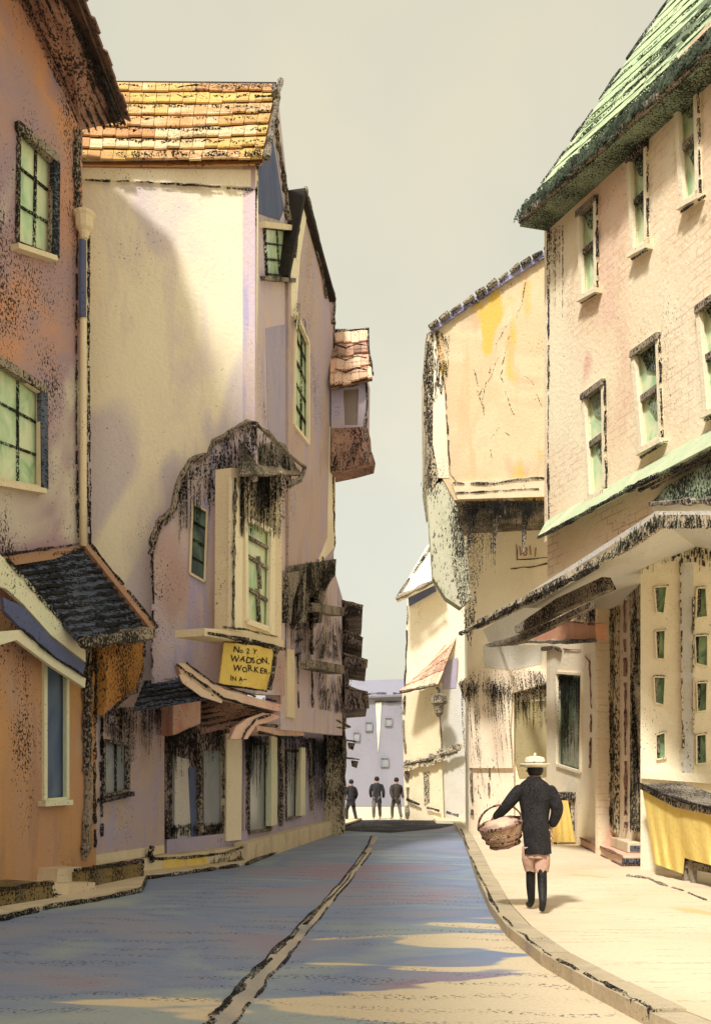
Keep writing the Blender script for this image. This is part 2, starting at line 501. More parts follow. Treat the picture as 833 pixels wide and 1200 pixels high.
wash('stone_cream', [(220, 196, 156), (228, 208, 168), (210, 182, 142)], 1.2, speck=.05)
wash('stone_olive', [(126, 104, 62), (150, 124, 72), (110, 96, 74)], 1.6, speck=.35)
wash('stone_pink', [(232, 192, 158), (226, 176, 146)], 1.6, speck=.06)
wash('stone_dark', [(110, 112, 124), (90, 92, 104)], 1.6, speck=.45)
# glass
glass('green_pane', [(50, 62, 48), (110, 146, 104), (166, 198, 148), (206, 212, 172)], 4.5)
glass('pale_green', [(150, 184, 140), (186, 212, 168), (214, 224, 186), (226, 222, 186)], 3.0)
glass('dark_pane', [(44, 52, 46), (70, 92, 70), (116, 150, 108)], 3)
glass('blue_pane', [(70, 82, 108), (92, 106, 130), (112, 128, 142)], 1.5)
glass('grey_pane', [(120, 132, 138), (146, 150, 150), (160, 160, 172)], 1.5)
glass('brown_pane', [(120, 108, 98), (140, 124, 112)], 1.5)
tint_mat('roof_orange', [(.05, (186, 126, 76)), (.30, (200, 146, 88)), (.45, (218, 190, 142)), (.58, (204, 160, 92)), (.75, (214, 176, 88)), (1, (184, 126, 80))], .14)
tint_mat('roof_green', [(.05, (70, 78, 62)), (.25, (150, 172, 126)), (.6, (178, 198, 148)), (1, (196, 208, 160))], .08)
tint_mat('roof_slate', [(.05, (60, 60, 66)), (.4, (136, 134, 168)), (.7, (160, 156, 190)), (1, (120, 112, 120))], .25)
tint_mat('roof_brown', [(.05, (50, 42, 38)), (.4, (150, 104, 84)), (.7, (120, 92, 80)), (1, (176, 128, 104))], .35)
tint_mat('roof_pink', [(.05, (120, 90, 76)), (.4, (226, 172, 140)), (.7, (236, 196, 158)), (1, (216, 150, 120))], .12)
# ground
def ground_mats():
    s = N('road_setts')
    p = s.pos((.5, .8, 1), (3, 1, 0))
    n = s.noise(p, .55, 4, .55, .8)
    c = s.ramp(n, [(.30, lin((160, 142, 156))), (.42, lin((150, 154, 170))), (.50, lin((134, 148, 176))), (.58, lin((152, 164, 174))), (.66, lin((170, 178, 172))), (.74, lin((154, 166, 186)))])  # blue-grey of the street's shade put into the sett colour
    # cream sunlit patches painted into the road colour, growing towards the kerb
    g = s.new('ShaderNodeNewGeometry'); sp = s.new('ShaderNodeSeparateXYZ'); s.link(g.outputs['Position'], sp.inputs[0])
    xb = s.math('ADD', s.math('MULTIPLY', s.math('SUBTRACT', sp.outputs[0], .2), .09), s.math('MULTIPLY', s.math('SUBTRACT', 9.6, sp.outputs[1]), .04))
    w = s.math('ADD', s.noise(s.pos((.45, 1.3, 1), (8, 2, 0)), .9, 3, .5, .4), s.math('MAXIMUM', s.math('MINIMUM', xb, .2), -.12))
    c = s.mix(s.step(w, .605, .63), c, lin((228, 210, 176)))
    # courses of setts: broken dark joints running across the street
    yy = s.math('ADD', s.math('ADD', sp.outputs[1], s.math('MULTIPLY', sp.outputs[0], .12)), s.math('MULTIPLY', s.noise(s.pos((1, 1, 1), (1, 6, 0)), .9, 3), .9))
    jw = s.math('SINE', s.math('MULTIPLY', yy, 15.5))
    jf = s.noise(s.pos((1.0, .8, 1), (1, 6, 0)), 30, 2, .6)
    jl = s.noise(s.pos((1, 1, 1), (5, 6, 0)), .8, 2)
    jm = s.math('MULTIPLY', s.math('MULTIPLY', s.step(jw, .2, .8), s.step(jf, .545, .59)), s.step(jl, .42, .56))
    c = s.mix(s.math('MULTIPLY', jm, .8), c, lin((62, 58, 66)))
    tooth = s.noise(s.pos(), 34, 2)
    c = s.mix(.25, c, s.ramp(tooth, [(.3, (.55, .55, .56, 1)), (.7, (1, 1, 1, 1))]), 'MULTIPLY')
    s.link(c, s.b.inputs['Base Color']); s.b.inputs['Roughness'].default_value = .75; s.b.inputs['Specular IOR Level'].default_value = .25
    bp = s.new('ShaderNodeBump'); bp.inputs['Strength'].default_value = .4; bp.inputs['Distance'].default_value = .02
    s.link(s.noise(s.pos((1.2, 3, 1)), 8, 3), bp.inputs['Height']); s.link(bp.outputs[0], s.b.inputs['Normal'])
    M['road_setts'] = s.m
    s = N('pavement_flags')
    n = s.noise(s.pos((.6, 1, 1), (2, 7, 0)), .6, 4, .55, .6)
    c = s.ramp(n, [(.3, lin((214, 192, 158))), (.5, lin((222, 204, 172))), (.7, lin((226, 210, 180)))])
    jw = s.noise(s.pos((.8, 8, 1), (4, 3, 0)), 1.3, 2, .5, .3)
    jf = s.noise(s.pos((3, 9, 1), (4, 3, 0)), 7, 2)
    jm = s.math('MULTIPLY', s.step(jw, .60, .63), s.step(jf, .5, .56))
    c = s.mix(s.math('MULTIPLY', jm, .6), c, lin((176, 132, 92)))
    st = s.noise(s.pos((1, 1, 1), (9, 1, 0)), .9, 2, .5, .5)
    c = s.mix(s.step(st, .68, .72), c, lin((226, 184, 132)))
    tooth = s.noise(s.pos(), 34, 2)
    c = s.mix(.2, c, s.ramp(tooth, [(.3, (.6, .58, .56, 1)), (.7, (1, 1, 1, 1))]), 'MULTIPLY')
    s.link(c, s.b.inputs['Base Color']); s.b.inputs['Roughness'].default_value = .9; s.b.inputs['Specular IOR Level'].default_value = .15
    bp = s.new('ShaderNodeBump'); bp.inputs['Strength'].default_value = .25; bp.inputs['Distance'].default_value = .02
    s.link(s.noise(s.pos(), 9, 3), bp.inputs['Height']); s.link(bp.outputs[0], s.b.inputs['Normal'])
    M['pavement_flags'] = s.m
ground_mats()
wash('kerb_stone', [(188, 166, 128), (200, 180, 142), (176, 158, 128)], 1.2, speck=.10, grain=40)
wash('channel_stone', [(176, 170, 158), (206, 188, 160), (150, 150, 156)], 1.2, stretch=(1, .4, 1), speck=.08, grain=40)
wash('far_lane', [(232, 214, 172), (214, 206, 170)], .3, speck=.02, grain=10)  # sunlit cream of the far road put into its colour
wash('charcoal_setts', [(112, 104, 112), (98, 92, 104)], 1.5, speck=.85, grain=12, sst=(.5, 1.2, 1), scol=(34, 31, 33), bump=.4)
# people
wash('skin', [(196, 140, 112), (206, 152, 122)], 4, speck=0, bump=0, rough=.6)
wash('coat_black', [(40, 38, 38), (58, 54, 54)], 6, speck=.30, grain=60, scol=(20, 19, 19), bump=.2)
wash('trouser_pink', [(190, 140, 116), (214, 168, 138)], 4, speck=.08, grain=60)
wash('boot', [(30, 28, 28), (48, 45, 44)], 6, speck=.1, grain=60, rough=.5)
wash('cap_white', [(224, 208, 170), (240, 226, 188)], 6, speck=.03, grain=60)
wash('wicker', [(206, 160, 120), (226, 184, 140), (176, 130, 96)], 5, speck=.20, grain=70, scol=(60, 46, 38), bump=.5)
wash('linen', [(226, 196, 160), (214, 164, 136)], 6, speck=.02, grain=60)
wash('far_coat', [(44, 42, 44), (60, 58, 62)], 4, speck=.05, grain=40)
wash('far_brown', [(64, 56, 52), (84, 74, 66)], 4, speck=.15, grain=40)
wash('far_trouser', [(86, 78, 72), (130, 118, 100)], 4, speck=.2, grain=30)

# ------------------------------------------------------------------ setting
def sheet(name, pts, mat, z=None, h=0.0):
    bm = bmesh.new()
    top = [bm.verts.new((p.x, p.y, (z if z is not None else p.z))) for p in pts]
    eds = [bm.edges.new((top[i], top[(i + 1) % len(top)])) for i in range(len(top))]
    bmesh.ops.triangle_fill(bm, use_beauty=True, use_dissolve=False, edges=eds, normal=Vector((0, 0, 1)))
    if h:
        for i in range(len(top)):
            a, b = top[i], top[(i + 1) % len(top)]
            a2 = bm.verts.new(a.co - Vector((0, 0, h))); b2 = bm.verts.new(b.co - Vector((0, 0, h)))
            bm.faces.new((a, a2, b2, b))
    o = fin(bm, name, mat)
    for p in o.data.polygons:
        if p.normal.z < -.5: p.flip()
    return struct(o)

g = [Vector((-160, -40, 0)), Vector((160, -40, 0)), Vector((160, 400, 0)), Vector((-160, 400, 0))]
sheet('ground', g, M['far_lane'], z=-.02)
# road, from behind the camera to the cross band
kerbR = [G(x, y) for x, y in ((531, 966), (541, 982), (549, 1004), (560, 1038), (574, 1070), (594, 1098), (634, 1132), (694, 1168), (758, 1203))]
kerbR += [Vector((2.3, 4.5, 0)), Vector((2.9, 2, 0)), Vector((3.6, -6, 0))]
kerbL = [G(x, y) for x, y in ((424, 961), (404, 968), (372, 980), (322, 1000), (287, 1014), (172, 1030), (166, 1044), (112, 1056), (60, 1064), (0, 1078))] + [Vector((-4.5, 9, 0)), Vector((-4.7, 4, 0)), Vector((-4.7, -6, 0))]
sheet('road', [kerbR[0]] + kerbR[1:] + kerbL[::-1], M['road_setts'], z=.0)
# far cross band of dark setts
band = [Vector((-1.2, 28.2, 0)), Vector((1.0, 26.6, 0)), Vector((2.5, 28.6, 0)), Vector((3.4, 31.2, 0)), Vector((3.4, 34.0, 0)), Vector((1.6, 34.6, 0)), Vector((-.8, 34.2, 0))]
sheet('sett_band', band, M['charcoal_setts'], z=.006)
# right pavement
pr = [p.copy() for p in kerbR]
pav = [Vector((p.x + .25, p.y, 0)) for p in pr] + [Vector((9, -6, 0)), Vector((9, 60, 0)), Vector((4.2, 60, 0)), Vector((2.9, 36, 0)), Vector((2.75, 32, 0))]
sheet('pavement', pav, M['pavement_flags'], z=.10, h=.1)
# kerb stones
bm = bmesh.new()
pts = [kerbR[0]]
for a, b in zip(kerbR[:-1], kerbR[1:]):
    n = max(1, int((b - a).length / .9))
    for k in range(1, n + 1): pts.append(a.lerp(b, k / n))
for a, b in zip(pts[:-1], pts[1:]):
    d = (b - a); a2 = a + d * .015; b2 = b - d * .015
    z = .105 + random.uniform(-.008, .01)
    w = .25 + random.uniform(-.015, .01)
    q = [Vector((a2.x, a2.y, z)), Vector((b2.x, b2.y, z)), Vector((b2.x + w, b2.y, z)), Vector((a2.x + w, a2.y, z))]
    add_quadslab(bm, *q, .12)
struct(fin(bm, 'kerb', M['kerb_stone']))
def gink(name, px, r, z, mat=None, brk=.08, near=()):
    pts = [G(x, y) for x, y in resample(px, 8)]
    pts = [Vector((p.x + random.uniform(-.02, .02), p.y, z)) for p in pts] + list(near)
    return struct(ink3(name, None, pts, r, mat, brk))
gink('kerb_joint', [(540, 976), (552, 1010), (566, 1046), (580, 1074), (600, 1099), (640, 1132), (700, 1167), (764, 1204)], .022, .105, brk=.2)
# left footway
lf = [p.copy() for p in kerbL]
fw = lf + [Vector((-9, -6, 0)), Vector((-9, 36, 0)), Vector((-.4, 38, 0))]
sheet('footway', fw, M['stone_cream'], z=.07, h=.08)
gink('footway_joint', [(424, 962), (404, 969), (372, 981), (322, 1001), (287, 1015), (172, 1031), (164, 1046), (112, 1057), (60, 1065), (0, 1080)], .04, .03, brk=.1)
# central gutter channel
chl = [(436, 980), (425, 1000), (398, 1036), (352, 1084), (300, 1136), (240, 1203)]
chr_ = [(443, 980), (433, 1000), (408, 1036), (368, 1084), (324, 1136), (272, 1203)]
sheet('gutter_channel', [G(*p) for p in chl] + [Vector((-.75, 4, 0)), Vector((-.4, 4, 0))] + [G(*p) for p in chr_[::-1]], M['channel_stone'], z=.005)
gink('gutter_edge', chl, .030, .0, brk=.05, near=[Vector((-1.0, 5.2, 0)), Vector((-.9, 4, 0))])
gink('gutter_edge', [(x + 4, y) for x, y in chl[1:]], .022, .0, brk=.3)
gink('gutter_edge', chr_[1:], .018, .0, brk=.25)

# ------------------------------------------------------------------ LEFT 1: rust house
U1 = Wall(0, 12.5, 95, 14.0)
L1 = Wall(0, 12.1, 165, 14.67)
L1b = Wall(112, 13.95, 192, 16.0)
h = thing('brick_house', 'rust red and orange old house at far left with dark slatted hood and drainpipe', 'house', (-4.4, 13, 0))
w_up = [(22, 150), (62, 190), (60, 300), (20, 285)]
w_lo = [(-6, 422), (47, 460), (47, 572), (-6, 562)]
up = slab('upper_wall', M['rust_wall'], h, U1, [(-45, 665), (97, 643), (97, 120), (40, 0), (-45, -120)], 0, .3, [w_up, w_lo])
for q in (w_up, w_lo):
    fr = window(h, U1, q, 2, 3, M['cream_board'] if q is w_lo else M['charcoal'], M['pale_green'], 0, .08, .05, barw=.03, sill=M['cream_board'])
    bar('reveal_shade_strip', M['charcoal_blue'], fr, U1.pt(q[1][0] + 3, q[1][1] - 2, .03), U1.pt(q[2][0] + 4, q[2][1], .03), .13, .08, U1.n)  # dark blue strip painting in the shade of the window reveal
    bar('lintel', M['charcoal'], fr, U1.pt(q[0][0] - 2, q[0][1] - 3, .04), U1.pt(q[1][0] + 5, q[1][1] - 3, .04), .12, .1, U1.n)
# wall base rail and brick string
slab('string_course', M['brown_board'], h, U1, [(-45, 658), (97, 640), (97, 650), (-45, 672)], .05, .1)
ink('edge_strip', h, U1, [(-20, 654), (40, 645), (97, 637)], .02, .06)
slab('lower_wall', M['orange_wall'], h, L1, [(-45, 690), (113, 740), (113, None), (-45, None)], 0, .4, [[(52, 768), (78, 775), (78, 936), (52, 938)]])
window(h, L1, [(52, 768), (78, 775), (78, 936), (52, 938)], 1, 1, M['green_white'], M['blue_pane'], 0, .06, .06, sill=M['green_white'])
slab('shopfront_wall', M['mauve_brown'], h, L1b, [(112, 740), (193, 770), (193, None), (112, None)], 0, .3, [[(121, 868), (150, 872), (150, 926), (121, 934)]])
window(h, L1b, [(121, 868), (150, 872), (150, 926), (121, 934)], 2, 1, M['charcoal'], M['grey_pane'], 0, .05, .05, sill=M['ink'])
hatch('weathered_boarding', M['grit'], h, L1b, [(118, 832), (192, 822)], (15, 70), 150, 2.4, .03)
slab('orange_corbel', M['orange_grit'], h, L1b, [(122, 838), (126, 800), (118, 748), (170, 742), (168, 785), (160, 808), (140, 822), (128, 830)], .30, .3)
ink('edge_strip', h, L1b, [(170, 742), (168, 785), (160, 810), (140, 824), (122, 842)], .03, .31)
ink('corner_post', h, L1, [(103, 760), (102, 850), (104, 930), (100, 1008)], .06, .05, M['charcoal'], 0)
ink('corner_post', h, L1, [(113, 755), (112, 850), (111, 930), (112, 1000)], .035, .08, M['ink'], .1)
ink('corner_post', h, L1b, [(120, 840), (119, 900), (120, 980)], .025, .02, M['ink'], .2)
slab('base_rail', M['cream_board'], h, L1b, [(113, 1002), (193, 990), (193, 1000), (113, 1014)], .03, .08)
# hood
TL, TR, BR, BL = P(8, 655, 12.8), P(99, 641, 14.0), P(178, 740, 13.6), P(96, 752, 12.4)
hood = quadslab('pent_roof', M['charcoal_blue'], h, TL, TR, BR, BL, .07)
bm = bmesh.new()
nrm = (TR - TL).cross(BL - TL).normalized()
if nrm.z < 0: nrm = -nrm
for k in range(12):
    f = (k + .5) / 12
    a = TL.lerp(BL, f); b = TR.lerp(BR, f)
    pts = [a.lerp(b, t / 14) + nrm * (.02 + random.uniform(-.01, .01)) + (BL - TL).normalized() * random.uniform(-.02, .02) for t in range(15)]
    add_tube(bm, pts, .028, 5, .5)
fin(bm, 'slat', M['ink'], hood)
bar('verge_board', M['brown_board'], hood, TR + nrm * .03, BR + nrm * .03, .13, .09, nrm)
ink3('edge_strip', hood, [TR.lerp(BR, t / 14) + Vector((.08, .0, .06)) for t in range(15)], .028)
ink3('edge_strip', hood, [BL.lerp(BR, t / 10) + Vector((0, -.03, -.03)) for t in range(11)], .09, M['charcoal'], .0)
slab('curved_fascia', M['green_white'], h, L1, [(-4, 646), (30, 676), (62, 714), (100, 752), (101, 776), (60, 744), (28, 708), (8, 690), (-4, 686)], .42, .06)
slab('curved_fascia', M['blue_board'], h, L1, [(4, 700), (28, 711), (60, 747), (101, 779), (97, 792), (60, 766), (25, 736), (6, 716)], .40, .06)
slab('curved_fascia', M['green_white'], h, L1, [(0, 740), (25, 738), (60, 768), (101, 795), (100, 806), (60, 780), (20, 750), (0, 756)], .38, .06)
ink('edge_strip', h, L1, [(8, 655), (30, 678), (62, 716), (100, 754)], .03, .44, brk=.05)
ink('edge_strip', h, L1, [(25, 736), (60, 767), (101, 794)], .02, .42)
shingles('bracket', M['grit'], h, L1, [(94, 745), (172, 740), (140, 765), (118, 800), (112, 860), (100, 840), (98, 790)], 240, (5, 9), .25, .03)
# plinths and doorstep
slab('plinth', M['stone_olive'], h, L1, [(-45, 1046), (62, 1034), (62, None), (-45, None)], .8, .9)
ink('edge_strip', h, L1, [(-40, 1048), (20, 1040), (62, 1034), (66, 1056)], .03, .81)
slab('doorstep', M['stone_cream'], h, L1, [(60, 1036), (112, 1034), (112, None), (60, None)], .68, .7)
slab('doorstep', M['stone_cream'], h, L1, [(68, 1018), (96, 1016), (98, 1040), (66, 1042)], .35, .38)
ink('edge_strip', h, L1, [(58, 1048), (85, 1052), (110, 1047)], .025, .69)
slab('plinth', M['stone_olive'], h, L1b, [(92, 1022), (166, 1012), (166, None), (92, None)], .42, .42)
ink('edge_strip', h, L1b, [(88, 1020), (120, 1016), (168, 1008), (166, 1036)], .03, .43)
# eaves: boxed soffit with long streaked boards, roof on top
so = [P(95, 152, 14.05), P(8, -20, 12.7), P(74, -28, 12.4), P(143, 141, 14.2)]
sf = quadslab('soffit', M['charcoal_brown'], h, so[0], so[3], so[2], so[1], .05)
bm = bmesh.new()
for f in (.05, .22, .40, .58, .74, .9, .99):
    a = so[0].lerp(so[3], f); b = so[1].lerp(so[2], f)
    pts = [a.lerp(b, t / 18) + Vector((random.uniform(-.015, .015), 0, -.07 + random.uniform(-.01, .01))) for t in range(19)]
    add_tube(bm, pts, .022 if f < .9 else .045, 5, .6)
fin(bm, 'soffit_board', M['ink'], sf)
r_e = [so[3] + Vector((.08, .1, .05)), so[2] + Vector((.08, -1.2, .1))]
roof_tiles('roof', M['roof_brown'], h, r_e[0], r_e[1], r_e[1] + Vector((-4, 0, 2.6)), r_e[0] + Vector((-4, 0, 2.6)), 12, 14)
slab('back_wall', M['rust_wall'], h, Wall(-300, 14.2, 96, 14.3), [(-200, 100), (95, 120), (95, None), (-200, None)], 0, .1)
# unseen tall wing added to shade the road, running on past the viewer
bm = bmesh.new()
def add_box(bm, x0, x1, y0, y1, z0, z1):
    vs = [bm.verts.new((x, y, z)) for z in (z0, z1) for x, y in ((x0, y0), (x1, y0), (x1, y1), (x0, y1))]
    for f in ((3, 2, 1, 0), (4, 5, 6, 7), (0, 1, 5, 4), (1, 2, 6, 5), (2, 3, 7, 6), (3, 0, 4, 7)):
        bm.faces.new([vs[i] for i in f])
add_box(bm, -9, -5.25, -14, 8.5, 0, 17.1)
add_box(bm, -9, -5.5, 8.52, 12.8, 0, 11.2)
fin(bm, 'shade_wing_wall', M['rust_wall'], h)
roof_tiles('shade_wing_roof', M['roof_brown'], h, Vector((-4.85, 8.6, 17)), Vector((-4.85, -14, 17)), Vector((-7.5, -14, 18.6)), Vector((-7.5, 8.6, 18.6)), 8, 30)
# drainpipe with hopper
pp = [U1.pt(98, y, .12) for y in (262, 300, 360, 430, 500, 570, 640)]
bm = bmesh.new(); add_tube(bm, pp, .052, 10)
dp = fin(bm, 'drainpipe', M['cream_board'], h, True)
bm = bmesh.new()
add_tube(bm, [U1.pt(99, y, .14) for y in (250, 253, 256, 268, 272, 280)], [.16, .165, .135, .125, .08, .055], 10)
fin(bm, 'hopper', M['cream_board'], dp)
bm = bmesh.new(); add_tube(bm, [U1.pt(97, y, .13) for y in (282, 320, 372)], .058, 8)
fin(bm, 'pipe_sleeve', M['blue_board'], dp)
ink('pipe_shadow_gap', h, U1, [(91, 270), (90, 380), (90, 500), (92, 630)], .02, .03, brk=.15)
ink('pipe_clip', h, U1, [(105, 276), (104, 380), (105, 500), (107, 640)], .02, .10, brk=.15)
ink('edge_strip', h, U1, [(92, 155), (90, 200), (92, 245)], .05, .04, M['charcoal'], 0)

# ------------------------------------------------------------------ LEFT 2: cream house
CW = Wall(98, 15.0, 300, 15.5)
F2 = Wall(300, 15.5, 345, 19.0)
h = thing('plaster_house', 'tall cream plastered house with orange striped tile roof and mauve lower bay', 'house', (-2.5, 15.6, 0))
slab('end_wall', M['cream_plaster'], h, CW, [(40, 183), (303, 186), (301, 500), (300, 812), (40, 812)], 0, .3)
slab('eaves_band', M['cream_white'], h, CW, [(80, 196), (302, 199), (301, 219), (80, 209)], .04, .05)
ink('edge_strip', h, CW, [(100, 211), (160, 213), (230, 217), (302, 223)], .018, .05, brk=.2)
ink('corner_board', h, CW, [(302, 190), (298, 300), (296, 400), (298, 500)], .018, .02, brk=.12)
ink('edge_strip', h, CW, [(104, 280), (101, 420), (103, 560), (106, 660), (130, 690)], .02, .02, brk=.2)
f2w = [(309, 266), (338, 270), (341, 325), (312, 322)]
slab('street_wall', M['mauve_plaster'], h, F2, [(299, 188), (326, 112), (341, 262), (347, 330), (347, 720), (299, 720)], 0, .3, [f2w])
fr = window(h, F2, f2w, 2, 3, M['ink'], M['pale_green'], 0, .05, .06, sill=M['charcoal'])
lintel(h, fr, F2, f2w, M['cream_board'])
slab('render_patch', M['blue_board'], h, F2, [(303, 192), (318, 150), (333, 246), (328, 258), (304, 250)], .02, .03)
slab('render_patch', M['lavender_wall'], h, F2, [(312, 385), (335, 380), (337, 520), (330, 530), (314, 500)], .012, .02)
# roof
e0, e1 = P(40, 187, 14.75), P(307, 187, 15.3)
r1, r0 = P(324, 96, 17.4), P(40, 94, 17.3)
roof_tiles('roof', M['roof_orange'], h, e0, e1, r1, r0, 7, 18, tint=lambda v, u, t, q=[random.random() for _ in range(60)]: .15 * t + .85 * q[(int(v * 7 + .5) * 5 + int(u * 2.2 + v * 3)) % 60], t=.028, sag=.06, lift=.045, jit=.3)
quadslab('rear_roof', M['roof_brown'], h, r0, r1, r1 + Vector((.3, 3.2, -3.0)), r0 + Vector((0, 3.2, -3.0)), .12)
nr = (e1 - e0).cross(r0 - e0).normalized()
for c in range(7):
    f = c / 7.0
    a = e0.lerp(r0, f); b = e1.lerp(r1, f)
    pts = [a.lerp(b, .35 + .65 * t / 26) + Vector((0, -.06, .055 + random.uniform(-.03, .03))) for t in range(27)]
    ink3('course_joint', h, pts, .022 if c else .045, M['grit'], .16)
ink3('barge_board', h, [e1.lerp(r1, t / 12) + Vector((.08, 0, .02)) for t in range(13)], .05, M['charcoal'], 0)
ink('barge_board', h, F2, [(322, 100), (324, 150), (332, 200), (338, 256)], .05, .06, M['charcoal'], 0)
# mauve lower bay with shaggy coping
AN = Wall(178, 14.85, 272, 15.0)
FA = Wall(272, 15.0, 332, 17.6)
sl = [(226, 590), (243, 600), (240, 682), (223, 672)]
slab('lower_wall', M['mauve_plaster'], h, AN, [(178, 812), (178, 628), (186, 612), (202, 598), (210, 565), (222, 542), (243, 535), (250, 520), (262, 516), (275, 505), (290, 497), (302, 500), (302, 560), (273, 580), (273, 812)], 0, .4, [sl])
fr = window(h, AN, sl, 1, 4, M['cream_board'], M['dark_pane'], 0, .06, .035)
slab('return_wall', M['mauve_plaster'], h, FA, [(272, 520), (302, 498), (334, 545), (334, 815), (272, 812)], 0, .3)
shingles('shaggy_coping', M['grit'], h, AN, [(174, 634), (184, 606), (200, 592), (207, 562), (221, 537), (242, 531), (249, 516), (262, 511), (275, 500), (290, 492), (302, 495), (300, 540), (285, 560), (274, 620), (262, 596), (255, 580), (246, 600), (238, 560), (228, 552), (218, 580), (212, 578), (205, 605), (190, 618), (182, 640), (180, 690), (177, 690)], 620, (5, 8), .04, .03)
hatch('weathered_boarding', M['grit'], h, AN, [(210, 570), (222, 548), (245, 540), (262, 530), (276, 540)], (20, 75), 90, 2.0, .07)
shingles('shaggy_hood', M['grit'], h, FA, [(286, 497), (302, 494), (320, 515), (345, 540), (357, 548), (352, 566), (338, 572), (325, 560), (312, 556), (300, 568), (290, 590), (280, 575)], 420, (5, 8), .35, .05)
hd = [FA.pt(285, 500, .0), FA.pt(334, 520, .0), FA.pt(352, 556, .40), FA.pt(284, 556, .5)]
quadslab('hood_roof', M['charcoal'], h, hd[0], hd[1], hd[2], hd[3], .06)
ink('coping_edge', h, AN, [(177, 650), (179, 626), (188, 610), (203, 596), (210, 563), (223, 539), (244, 532), (250, 517), (263, 512), (276, 502), (290, 494), (303, 497)], .04, .05, M['charcoal'], .0)
ink('hood_edge', h, FA, [(300, 497), (318, 512), (335, 530), (357, 548), (352, 562), (338, 570)], .04, .40, M['charcoal'], .05)
ink('edge_strip', h, AN, [(178, 640), (180, 700), (178, 760), (180, 806)], .02, .02, brk=.15)
# bay window
BY = Wall(270, 14.75, 330, 16.4)
bw = [(287, 608), (317, 622), (315, 738), (288, 728)]
bay = slab('bay_window', M['cream_board'], h, BY, [(271, 548), (331, 552), (330, 752), (270, 742)], .12, .28, [bw])
fr = window(bay, BY, bw, 1, 1, M['white_board'], M['pale_green'], .12, .06, .085)
fr.name = 'frame'
bm = bmesh.new()
for a, b in (((288, 650), (316, 668)), ((288, 688), (316, 706)), ((302, 690), (304, 736)), ((288, 628), (317, 644)), ((303, 652), (305, 690))):
    add_bar(bm, BY.pt(*a, .10), BY.pt(*b, .10), .05, .05, BY.n)
fin(bm, 'glazing_bar', M['charcoal'], bay)
hatch('weathered_boarding', M['grit'], bay, BY, [(282, 554), (334, 554)], (34, 76), 190, 2.4, .16)
slab('frame_post', M['white_board'], bay, BY, [(272, 560), (285, 580), (284, 740), (271, 738)], .15, .06)
slab('frame_post', M['white_board'], bay, BY, [(317, 618), (323, 620), (322, 745), (316, 742)], .15, .06)
ink('edge_strip', bay, BY, [(276, 560), (274, 640), (273, 735)], .03, .19, M['charcoal'], .1)
slab('sill_ledge', M['cream_board'], bay, BY, [(240, 736), (264, 738), (332, 750), (332, 760), (264, 749), (240, 745)], .28, .5)
ink('edge_strip', bay, BY, [(244, 742), (262, 745), (290, 750), (333, 761)], .035, .31, M['ink'], .05)
ink('edge_strip', bay, BY, [(262, 735), (290, 738), (332, 748)], .02, .31, M['ink'], .2)
# pent hoods above the shop
PL = Wall(200, 14.2, 330, 14.9)
def pent(a, b, c, d, mat, n=5, nm='pent_roof', edge=True):
    o = quadslab(nm, mat, h, a, b, c, d, .07)
    bm = bmesh.new()
    for k in range(n):
        f = (k + .6) / n
        p = a.lerp(d, f); q = b.lerp(c, f)
        add_tube(bm, [p.lerp(q, t / 8) + Vector((0, 0, .02 + random.uniform(-.012, .012))) for t in range(9)], .022, 5, .5)
    fin(bm, 'slat', M['ink'], o)
    return o
pent(P(170, 798, 15.0), P(236, 790, 15.0), P(250, 814, 14.1), P(157, 829, 14.1), M['charcoal_blue'])
pent(P(236, 815, 15.3), P(306, 822, 15.6), P(322, 838, 14.7), P(236, 856, 14.5), M['charcoal_brown'], 6)
slab('plank', M['pink_board'], h, PL, [(208, 778), (218, 776), (240, 793), (264, 808), (330, 826), (328, 834), (264, 820), (238, 806), (212, 790)], .30, .25)
slab('plank', M['pink_board'], h, PL, [(210, 790), (218, 792), (240, 808), (262, 818), (260, 824), (236, 816), (214, 800)], .34, .05)
ink('edge_strip', h, PL, [(207, 778), (230, 796), (262, 818), (318, 836)], .022, .36)
ink('edge_strip', h, PL, [(218, 776), (250, 800), (300, 816), (324, 822)], .016, .32)
slab('pink_bracket', M['pink_board'], h, PL, [(312, 834), (330, 840), (316, 846), (300, 850), (290, 866), (270, 866), (276, 852), (290, 842)], .24, .2)
ink('edge_strip', h, PL, [(318, 838), (300, 843), (288, 856), (284, 866)], .018, .26)
# shop front
S2 = Wall(188, 16.1, 290, 17.9)
slab('shop_wall', M['charcoal_mauve'], h, S2, [(188, 770), (290, 770), (290, None), (188, None)], 0, .2, [[(240, 880), (260, 880), (260, 966), (240, 966)]])
slab('fascia_panel', M['red_panel'], h, S2, [(203, 826), (240, 820), (238, 846), (203, 862)], .5, .4)
ink('edge_strip', h, S2, [(203, 864), (222, 856), (240, 848)], .025, .52)
slab('door_panel', M['grey_wash'], h, S2, [(205, 886), (222, 890), (224, 986), (205, 984)], .06, .06)
slab('door_panel', M['blue_board'], h, S2, [(221, 900), (231, 900), (233, 986), (225, 984)], .07, .05)
slab('door_panel', M['grey_pane'], h, S2, [(239, 880), (259, 880), (259, 966), (239, 968)], .03, .03)
ink('door_post', h, S2, [(195, 860), (194, 920), (196, 985)], .05, .06, M['charcoal'], .05)
ink('door_post', h, S2, [(234, 858), (234, 920), (234, 975)], .06, .09, M['charcoal'], .0)
ink('door_post', h, S2, [(262, 858), (263, 920), (261, 975)], .035, .09, M['charcoal'], .1)
hatch('weathered_boarding', M['grit'], h, S2, [(192, 860), (265, 850)], (14, 60), 130, 2.4, .08)
hatch('weathered_boarding', M['grit'], h, S2, [(192, 966), (262, 962)], (8, 22), 110, 2.2, .08)
slab('pillar', M['white_board'], h, S2, [(266, 860), (284, 858), (283, 984), (265, 986)], .16, .2)
